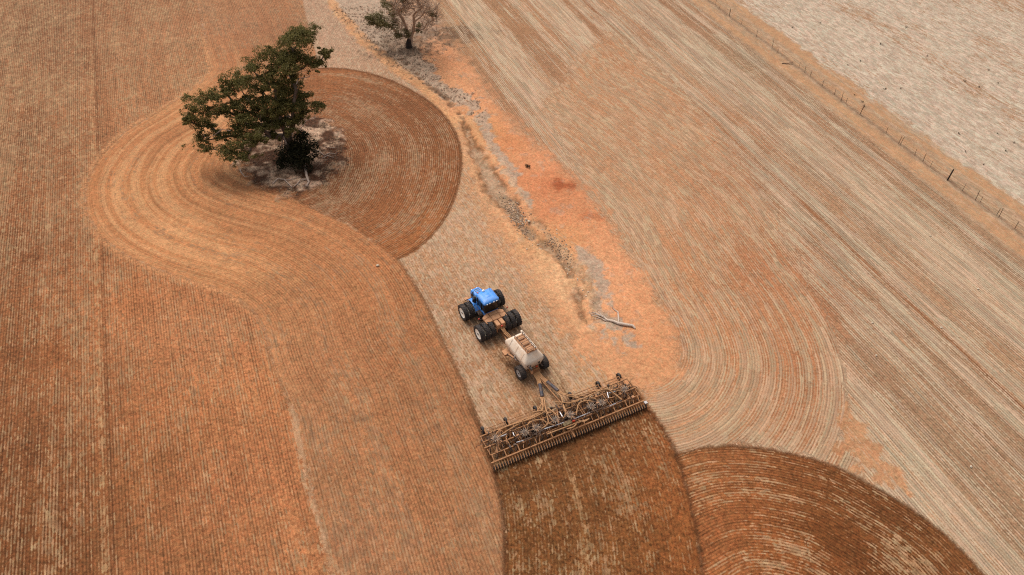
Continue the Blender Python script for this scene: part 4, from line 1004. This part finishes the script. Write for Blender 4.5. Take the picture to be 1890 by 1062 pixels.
def big_tree():
    rg = random.Random(5)
    def w(x, y, z): return Vector(G(300 + x / 2.795, 20 + y / 2.795, z))
    bx, by, _ = G(556, 300); base = Vector((bx, by, 0))
    T = thing('gum_tree', 'broad dark green gum tree leaning in the ring of bare litter', 'tree', base)
    cl = [(700, 140, 72), (640, 150, 42), (760, 128, 42), (835, 215, 28), (800, 268, 34), (560, 228, 58), (680, 238, 66), (620, 285, 64), (745, 255, 46), (560, 330, 46), (455, 288, 46), (385, 352, 56), (445, 372, 52), (340, 378, 32), (650, 405, 60), (590, 440, 58), (665, 345, 38),
          (200, 460, 56), (268, 440, 42), (150, 520, 36), (250, 520, 44), (190, 580, 44), (330, 420, 36), (330, 505, 38), (400, 490, 48), (445, 455, 36), (510, 470, 46), (620, 505, 56), (700, 490, 50), (560, 520, 44), (795, 490, 36), (650, 570, 34), (400, 540, 34), (470, 575, 34), (370, 605, 40), (300, 640, 40), (190, 660, 36), (232, 702, 30), (320, 720, 40), (392, 690, 44), (410, 635, 42), (372, 752, 30), (432, 742, 34), (130, 560, 24), (480, 640, 34), (730, 440, 34), (520, 400, 30), (470, 520, 36), (570, 590, 26), (540, 560, 30), (450, 590, 26), (250, 590, 26), (700, 560, 28), (640, 470, 44), (600, 560, 34), (660, 620, 28), (560, 640, 26), (520, 590, 30), (720, 530, 34), (580, 385, 36), (520, 350, 30), (300, 520, 30), (420, 560, 34), (470, 670, 30)]
    lv = MB(); sh = []; tg = []
    for (x, y, r) in cl:
        t = min(1, max(0, (y - 110) / 640)); z = 16.2 * (1 - t) ** 1.1 + 3.6 * t + rg.uniform(-.8, .8)
        if 600 < x < 760 and y > 380: z -= .6
        p = w(x, y, z); R = r / 33.0
        tg.append(p - Vector((0, 0, R * .35)))
        leaf_clump(lv, sh, p, R * 1.02, int((440 if x < 480 else 580) * R * R + 110), .115, rg, .52)
        for _ in range(4):
            leaf_clump(lv, sh, p + Vector((rg.gauss(0, .8), rg.gauss(0, .8), rg.uniform(-.9, .1))) * R, R * .3, int(34 * R + 10), .11, rg, 1.3)
            leaf_clump(lv, sh, p + Vector((rg.gauss(0, .62), rg.gauss(0, .62), rg.gauss(0, .3))) * R, R * rg.uniform(.28, .45), int(90 * R + 25), .115, rg, .7)
    tb = MB()
    j = lambda v: v - base
    f = [(0, w(655, 720, 1.6)), (1, w(648, 650, 3.3)), (2, w(560, 650, 4.2)), (3, w(512, 610, 5.6)), (4, w(505, 540, 7.6)), (2, w(675, 585, 5.4)), (6, w(672, 500, 7.8)), (7, w(690, 410, 10)), (8, w(715, 350, 11.8)), (2, w(620, 590, 5.2)), (10, w(590, 500, 8))]
    nodes, rad = grow(tb, base, tg, .62, rg, f, .035)
    tb.v = [tuple(Vector(v) - base) for v in tb.v]
    tk = tb.build('trunk', 'bark', T, smooth=60)
    # bare sun-bleached limbs among the leaves
    db = MB()
    for pts, r in (([(640, 690, 3.0), (625, 650, 4), (612, 700, 2.6), (632, 755, 1.2)], .15), ([(690, 380, 10.5), (700, 350, 11), (735, 345, 11.4), (760, 342, 11.5)], .1), ([(668, 580, 5), (660, 545, 6.2), (640, 545, 6.4)], .1), ([(670, 640, 4), (655, 600, 5), (662, 560, 5.6)], .1), ([(640, 330, 11.5), (665, 350, 11), (640, 320, 12)], .07), ([(480, 350, 10), (500, 335, 10.6), (470, 350, 10.4)], .06), ([(310, 610, 6.2), (270, 640, 5.4), (220, 660, 5)], .06), ([(350, 620, 6), (300, 610, 6.3)], .06),
                    ([(705, 620, 3), (740, 570, 4), (790, 550, 4.3)], .07), ([(430, 450, 9), (450, 470, 8.6)], .05)):
        db = MB(); p = [w(*q) - base for q in pts]; db.tube(p, [r * (1 - .75 * k / (len(p) - 1)) for k in range(len(p))], 7); twigs(db, p[-1], rg, 3, .8)
        db.build('bare_limb', 'greydead', T, smooth=60)
    lv.v = [tuple(Vector(v) - base) for v in lv.v]
    leaf_obj(lv, sh, 'crown', 'leaf', T)
    # thicket at the foot
    c0 = Vector(G(553, 306)); B = thing('bush', 'dense near black bush at the foot of the gum tree', 'bush', (c0.x, c0.y, 0)); B.scale = (1.3, 1.2, 1.25)
    lv = MB(); sh = []
    for (dx, dy, z, r) in ((0, 0, 1.6, 1.5), (-.9, .4, 1.3, 1.2), (.9, -.1, 1.5, 1.3), (.2, .8, 2.4, 1.3), (-.3, -.7, 1.0, 1.2), (1.3, .9, 1.8, 1.0), (.7, 1.4, 2.9, 1.0), (-1.3, -.2, .8, .9), (.9, -.9, .9, .9)):
        leaf_clump(lv, sh, (dx, dy, z), r, 520, .14, rg, .9, .05)
    for k in range(14): leaf_clump(lv, sh, (rg.gauss(0, 1.5), rg.gauss(0, 1.2), rg.uniform(.3, 2.4)), rg.uniform(.4, .7), 60, .13, rg, .8)
    leaf_obj(lv, sh, 'foliage', 'leaf_dark', B)
    s = MB()
    for k in range(8): a = rg.uniform(0, 6.28); s.tube([(.1 * math.cos(a), .1 * math.sin(a), -.05), (.6 * math.cos(a), .6 * math.sin(a), 1.0), (1.1 * math.cos(a), 1.1 * math.sin(a), 2.0)], [.06, .045, .02], 5)
    s.build('stem', 'bark', B)
big_tree()

def dead_branch(name, label, cat, paths, org, mat='greydead', lift=.1, group=None, tw=(3, .6)):
    """a fallen limb lying on the ground: paths of (px, py, radius) in photo pixels"""
    rg = random.Random(len(paths) * 7 + int(org[0]))
    o = at(*org); b = MB()
    for pts in paths:
        pp = []
        for k, (x, y, r) in enumerate(pts): g = at(x, y); pp.append(g + Vector((0, 0, r * .8 + lift * (k % 2) * .6)) - o)
        b.tube(pp, [r for _, _, r in pts], 7)
        if tw[0]: twigs(b, pp[-1], rg, tw[0], tw[1], max(.015, pts[-1][2] * .5))
    ob = b.build(name, mat, None, o, smooth=60)
    return tag(ob, label, cat, group)

def z1(x, y): return (1060 + x / 10.62, 540 + y / 10.62)
dead_branch('fallen_branch', 'bleached forked branch fallen on the sandy gully floor', 'branch', [
    [(*z1(1190, 715), .10), (*z1(1140, 672), .15), (*z1(1050, 655), .17), (*z1(930, 640), .17), (*z1(850, 618), .16), (*z1(770, 588), .14), (*z1(700, 562), .13), (*z1(640, 545), .12), (*z1(595, 492), .10), (*z1(540, 460), .09), (*z1(470, 445), .07), (*z1(400, 412), .05), (*z1(310, 405), .03)],
    [(*z1(640, 545), .09), (*z1(604, 552), .08), (*z1(560, 518), .05)], [(*z1(600, 500), .07), (*z1(520, 462), .06), (*z1(430, 440), .05), (*z1(300, 440), .03)], [(*z1(540, 460), .06), (*z1(500, 410), .04), (*z1(470, 380), .025)],
    [(*z1(520, 500), .05), (*z1(450, 486), .05), (*z1(330, 470), .03)], [(*z1(868, 605), .10), (*z1(862, 500), .10), (*z1(855, 392), .08), (*z1(800, 360), .05), (*z1(740, 300), .03)], [(*z1(640, 545), .05), (*z1(500, 500), .04), (*z1(380, 540), .025)]], z1(850, 615), mat='deadwood')
def z2(x, y): return (480 + x / 5.9, 200 + y / 5.9)
dead_branch('fallen_limb', 'grey hooked limb fallen in front of the dark bush', 'branch', [[(*z2(545, 570), .16), (*z2(490, 620), .17), (*z2(500, 690), .18), (*z2(515, 770), .17), (*z2(535, 820), .14), (*z2(510, 870), .10)], [(*z2(520, 790), .11), (*z2(450, 805), .09), (*z2(410, 835), .08), (*z2(370, 875), .05)], [(*z2(410, 835), .05), (*z2(440, 860), .03)]], z2(510, 740), lift=.3)
dead_branch('fallen_limb', 'thin white limb lying at the near edge of the litter ring', 'branch', [[(*z2(140, 840), .08), (*z2(200, 790), .09), (*z2(270, 790), .08), (*z2(310, 840), .07), (*z2(350, 870), .05)], [(*z2(250, 785), .06), (*z2(340, 800), .05), (*z2(400, 780), .03)]], z2(250, 800), lift=.3)
dead_branch('fallen_limb', 'twisted bleached limb lying on red dead leaves right of the bush', 'branch', [[(*z2(580, 475), .08), (*z2(640, 490), .08), (*z2(700, 525), .08), (*z2(760, 515), .07), (*z2(830, 505), .04)], [(*z2(680, 555), .06), (*z2(740, 540), .06), (*z2(800, 545), .03)], [(*z2(700, 430), .04), (*z2(830, 455), .04)]], z2(720, 520), lift=.4)
dead_branch('fallen_limb', 'short grey limb standing up left of the pale litter', 'branch', [[(444, 315, .09), (446, 322, .08), (452, 327, .05), (458, 330, .03)]], (446, 322), lift=.5)

# red dead leaves right of the bush
rg = random.Random(3)
b = MB(); sh = []; o = at(612, 286)
for k in range(26): leaf_clump(b, sh, Vector((rg.gauss(0, 1.3), rg.gauss(0, 1.0), .12)), .5, 14, .09, rg, .3)
ob = leaf_obj(b, sh, 'leaves', 'redleaf'); ob.location = o; tag(ob, 'patch of rust red dead leaves on the litter beside the bush', 'dead leaves', None, 'stuff')

def second_tree():
    rg = random.Random(12)
    def w(x, y, z): return Vector(G(640 + x / 4.247, y / 4.247, z))
    bx, by, _ = G(757, 86); base = Vector((bx, by, 0))
    T = thing('half_dead_tree', 'half dead pale tree with bare branches and a few green tufts', 'tree', base)
    tips = [(370, 40, 8.5), (400, 90, 7), (430, 0, 9.5), (470, -40, 10.5), (510, -90, 12), (545, -40, 11), (560, 20, 9.5), (600, -30, 11), (620, 20, 9.5), (650, 60, 8), (690, 80, 7.2), (700, 120, 6.4), (640, 200, 3.4), (680, 160, 5.2), (450, 60, 8), (480, 30, 9), (520, 30, 9), (590, 60, 8.2), (540, 100, 7), (420, 120, 6), (360, 120, 5.6), (570, -90, 12.5), (450, -90, 11.5), (610, 100, 6.6), (400, -20, 9.8), (380, 0, 9)]
    leafc = [(225, 125, 5.4, 1.1), (185, 175, 4.2, .75), (300, 175, 4.6, 1.15), (350, 205, 3.8, 1.0), (255, 200, 3.7, .7), (330, 35, 8.2, .9), (305, 20, 8.4, .7), (430, 275, 2.2, .9), (400, 265, 2.4, .6), (650, 95, 7, .6), (670, 120, 6.4, .5), (560, 240, 3.0, .5), (440, 0, 9.5, .6), (360, 110, 6, .6), (160, 140, 5.0, .5), (490, -60, 11.5, .7), (420, 90, 6.5, .7), (560, 200, 4.0, .5), (470, 250, 2.8, .6), (390, 170, 4.5, .7), (270, 150, 5, .9), (210, 150, 4.6, .7)]
    tb = MB()
    f = [(0, w(500, 300, 1.4)), (1, w(520, 245, 2.8)), (1, w(475, 240, 2.6)), (2, w(530, 170, 5)), (3, w(440, 150, 5))]
    tips_w = [w(*t) for t in tips]
    grow(tb, base, tips_w + [w(x, y, z) for x, y, z, r in leafc], .42, rg, f, .03, 1.4, 1.0)
    for p in [w(360, 160, 4.5), w(300, 190, 4.0), w(420, 230, 3.2), w(450, 200, 3.6), w(560, 230, 3.2), w(600, 210, 3.6), w(530, 250, 2.4), w(640, 170, 4.6), w(480, 260, 2.2)]: twigs(tb, p, rg, 16, 1.8, .03)
    for p in tips_w: twigs(tb, p, rg, 15, 2.4, .032); twigs(tb, p - Vector((rg.uniform(-.4, .4), 0, .9)), rg, 11, 2.0, .03); twigs(tb, p - Vector((rg.uniform(-.8, .8), rg.uniform(-.8, .8), 1.7)), rg, 9, 1.9, .028)
    tb.v = [tuple(Vector(v) - base) for v in tb.v]; tb.build('trunk', 'greywood', T, smooth=60)
    st = MB(); st.tube([(-.2, -.3, -.1), (-.18, -.3, .6), (-.1, -.2, 1.1), (-.05, -.1, 1.4)], [.62, .5, .42, .3], 12); st.build('burnt_stump', 'char', T, smooth=60)
    lv = MB(); sh = []
    for x, y, z, r in leafc: leaf_clump(lv, sh, w(x, y, z) - base, r * (1.4 if x < 420 else 1.1), int(430 * r * r + 130), .12, rg, .7)
    leaf_obj(lv, sh, 'crown', 'leaf_dull', T)
second_tree()

# ---------------------------------------------------------------- dry grass and small growth
def tufts(name, label, cat, spots, mat, h=.35, kind='stuff'):
    b = MB(); sh = []; rg = random.Random(len(spots))
    for (x, y) in spots:
        z = zg(x, y)
        for k in range(6):
            a = rg.uniform(0, 6.28); d = Vector((math.cos(a), math.sin(a), 0)); hh = h * rg.uniform(.5, 1.2); wd = Vector((-d.y, d.x, 0)) * rg.uniform(.03, .06)
            p = Vector((x, y, z - .01)) + d * rg.uniform(0, .12); o = len(b.v)
            b.v += [tuple(p - wd), tuple(p + wd), tuple(p + d * hh * .8 + Vector((0, 0, hh)))]; b.f.append((o, o + 1, o + 2)); sh.append(rg.random())
    ob = leaf_obj(b, sh, name, mat); tag(ob, label, cat, None, kind); return ob
def scatter(n, cond_px, seed, wpx):
    rr = random.Random(seed); out = []
    while len(out) < n:
        x, y = rr.uniform(*wpx[0]), rr.uniform(*wpx[1])
        i = int((x - gx[18]) / STEP) + 18; j = int((y - Y0) / STEP) + 10
        if 0 <= i < NX and 0 <= j < NY and rr.random() < cond_px[j, i]: out.append((x, y))
    return out
cO = G(540, 290)
tufts('dry_grass', 'grey dry grass and litter ringing the big gum tree', 'dry grass', scatter(900, mO * np.clip(dens * 1.6, 0, 1), 1, ((cO[0] - 14, cO[0] + 12), (cO[1] - 12, cO[1] + 12))), 'drygrass', .14)
tufts('dry_grass', 'grey brown dry grass round the half dead tree', 'dry grass', scatter(1300, np.clip(mG * .6 + t2 * .6, 0, 1) * (UF < -20), 2, ((-42, -4), (100, 140))), 'drygrass', .16)

def small_bush(x, y, r, mat, label, cat, group=None, name='shrub', n=90):
    rg = random.Random(int(x * 10 + y)); b = MB(); sh = []
    leaf_clump(b, sh, (0, 0, r * .5), r, n, r * .28, rg, .8)
    ob = leaf_obj(b, sh, name, mat); ob.location = (x, y, zg(x, y)); return tag(ob, label, cat, group)
p = at(974, 308); small_bush(p.x, p.y, .38, 'leaf_weed', 'lone small green shrub on the red bare clay', 'shrub')
weed0 = None
for (x, y) in ((375, 118), (493, 100), (752, 190), (858, 118), (880, 42), (770, 382), (835, 378), (612, 278), (1172, 372), (1108, 350), (1250, 355), (1113, 648), (1085, 572), (1285, 645), (1320, 610), (1250, 570), (640, 405), (672, 437), (680, 455), (665, 262), (1188, 702), (950, 240), (1210, 300)):
    g = at(1300 + x / 2.308, y / 2.308)
    if weed0 is None:
        weed0 = small_bush(g.x, g.y, .17, 'leaf_weed', 'small dark weed tuft in the pale paddock beyond the fence', 'weed', 'weed tufts beyond the fence', 'weed_tuft', 60)
    else:
        c = weed0.copy(); C.objects.link(c); c.location = g; s = rnd.uniform(.7, 1.25); c.scale = (s, s, s); c.rotation_euler = (0, 0, rnd.uniform(0, 6))

# ---------------------------------------------------------------- stones
def rock(b, p, r, rg):
    o = len(b.v); n = 7
    rings = [(-.5, .75), (0, 1.0), (.45, .8), (.75, .35)]
    vs = [Vector((math.cos(2 * math.pi * k / n) * rr * rg.uniform(.75, 1.2), math.sin(2 * math.pi * k / n) * rr * rg.uniform(.75, 1.2), z)) * r + Vector(p) for z, rr in rings for k in range(n)]
    b.add(vs, [(i * n + k, i * n + (k + 1) % n, (i + 1) * n + (k + 1) % n, (i + 1) * n + k) for i in range(3) for k in range(n)] + [tuple(3 * n + k for k in range(n))])
rg = random.Random(8)
def rubble(name, label, centre, spread, n, rr, mat, bias=None):
    b = MB(); o = at(*centre)
    for _ in range(n):
        t = rg.gauss(0, .5); px = centre[0] + spread[0] * t + rg.gauss(0, spread[2]); py = centre[1] + spread[1] * t + rg.gauss(0, spread[3]); g = at(px, py)
        rock(b, g - o + Vector((0, 0, .02)), rr * rg.choice((.5, .6, .8, 1.0, 1.5)), rg)
    ob = b.build(name, mat, None, o, smooth=20); tag(ob, label, 'rubble', None, 'stuff')
rubble('rubble', 'heap of grey brown stones filling the upper gully bed', (955, 398), (24, 38, 7, 8), 420, .085, 'stone')
rubble('rubble', 'band of loose grey stones along the middle of the gully', (1030, 458), (26, 28, 6, 5), 180, .075, 'stone')
rubble('pale_rubble', 'scatter of small cream stones in the gully bed', (960, 402), (34, 46, 8, 10), 80, .075, 'pale_stone')
rubble('pale_rubble', 'few cream stones strewn through the lower gully', (1050, 490), (30, 60, 8, 8), 40, .07, 'pale_stone')
s0 = None
for (x, y, lab) in ((976, 410, 'largest cream stone, at the end of the gully stone heap'), (697, 491, 'white stone alone on the tan swerving pass below the tree'), (1717, 436, None), (1805, 534, None), (1737, 606, None), (1610, 597, None), (1617, 657, None), (1792, 862, None)):
    b = MB(); r_ = random.Random(int(x)); rock(b, (0, 0, .06), .2 if lab else .13, r_)
    o = b.build('stone', 'pale_stone', None, at(x, y), smooth=20)
    tag(o, lab or 'pale stone lying among the straight rows of the right field', 'stone', None if lab else 'stones in the right field')

# ---------------------------------------------------------------- fence
def build_fence():
    o0 = at(1587, 212)
    Fn = thing('wire_fence', 'old wire fence of thin dark posts between the sown field and pale paddock', 'fence', (o0.x, o0.y, 0))
    P_ = [(1320.5, 9, 1.0, .03), (1327.5, 16, .8, .03), (1345.6, 31, 1.5, .07), (1368.5, 45, .9, .03), (1396, 68, 1.3, .04), (1425, 88, 1.5, .04), (1435, 97, .7, .03), (1474.5, 124.5, 1.0, .03), (1485, 134, 1.2, .045), (1495.5, 140.5, 1.1, .045), (1517, 160, 1.3, .04), (1540, 175, 1.1, .04), (1552, 187, 1.5, .045), (1561, 191.5, 1.0, .04), (1587, 212, 1.75, .065),
          (1635, 247, 1.1, .04), (1658, 266, 1.3, .045), (1661, 268, 1.5, .04), (1688, 287, 1.1, .035), (1703, 299, 1.5, .045), (1717, 308, .9, .035), (1748.5, 333, 1.75, .12), (1776, 352.5, 1.2, .035), (1800, 370, 1.5, .045), (1809, 374, 1.0, .035), (1839, 398, 1.1, .04), (1843, 402, 1.5, .045), (1873, 422, 1.2, .04), (1905, 446, 1.3, .045), (1940, 472, 1.4, .045), (1300, -4, 1.2, .045), (1282, -18, 1.2, .045)]
    rg = random.Random(4); tops = []
    for (x, y, h, r) in sorted(P_):
        g = at(x, y) - Vector((o0.x, o0.y, 0)); ln = Vector((rg.gauss(0, .05), rg.gauss(0, .05), 1)) * h
        if r > .1: ln = Vector((.12, .05, 1)) * h
        MB().tube([g - Vector((0, 0, .3)), g, g + ln * .6, g + ln], [r * .85, r * .85, r * .8, r * .7], 8).build('post', 'post' if r < .1 else 'char', Fn)
        if h > 1.05: tops.append((g, ln, h))
    for hh in (.3, .62, .95):
        pts = []
        for i, (g, ln, h) in enumerate(tops):
            p = g + ln * (hh / h)
            if pts: pts.append((pts[-1] + p) / 2 - Vector((0, 0, .05)))
            pts.append(p)
        MB().tube(pts, .009, 4).build('wire', 'wire', Fn)
    g0, g1 = at(1443, 118), at(1463, 119)
    b = MB().tube([(0, 0, .07), tuple((g1 - g0) * .5 + Vector((0, 0, .12))), tuple(g1 - g0 + Vector((0, 0, .3)))], [.06, .06, .05], 7).build('fallen_post', 'post', None, g0)
    tag(b, 'broken post lying flat beside the wire fence', 'post')
build_fence()
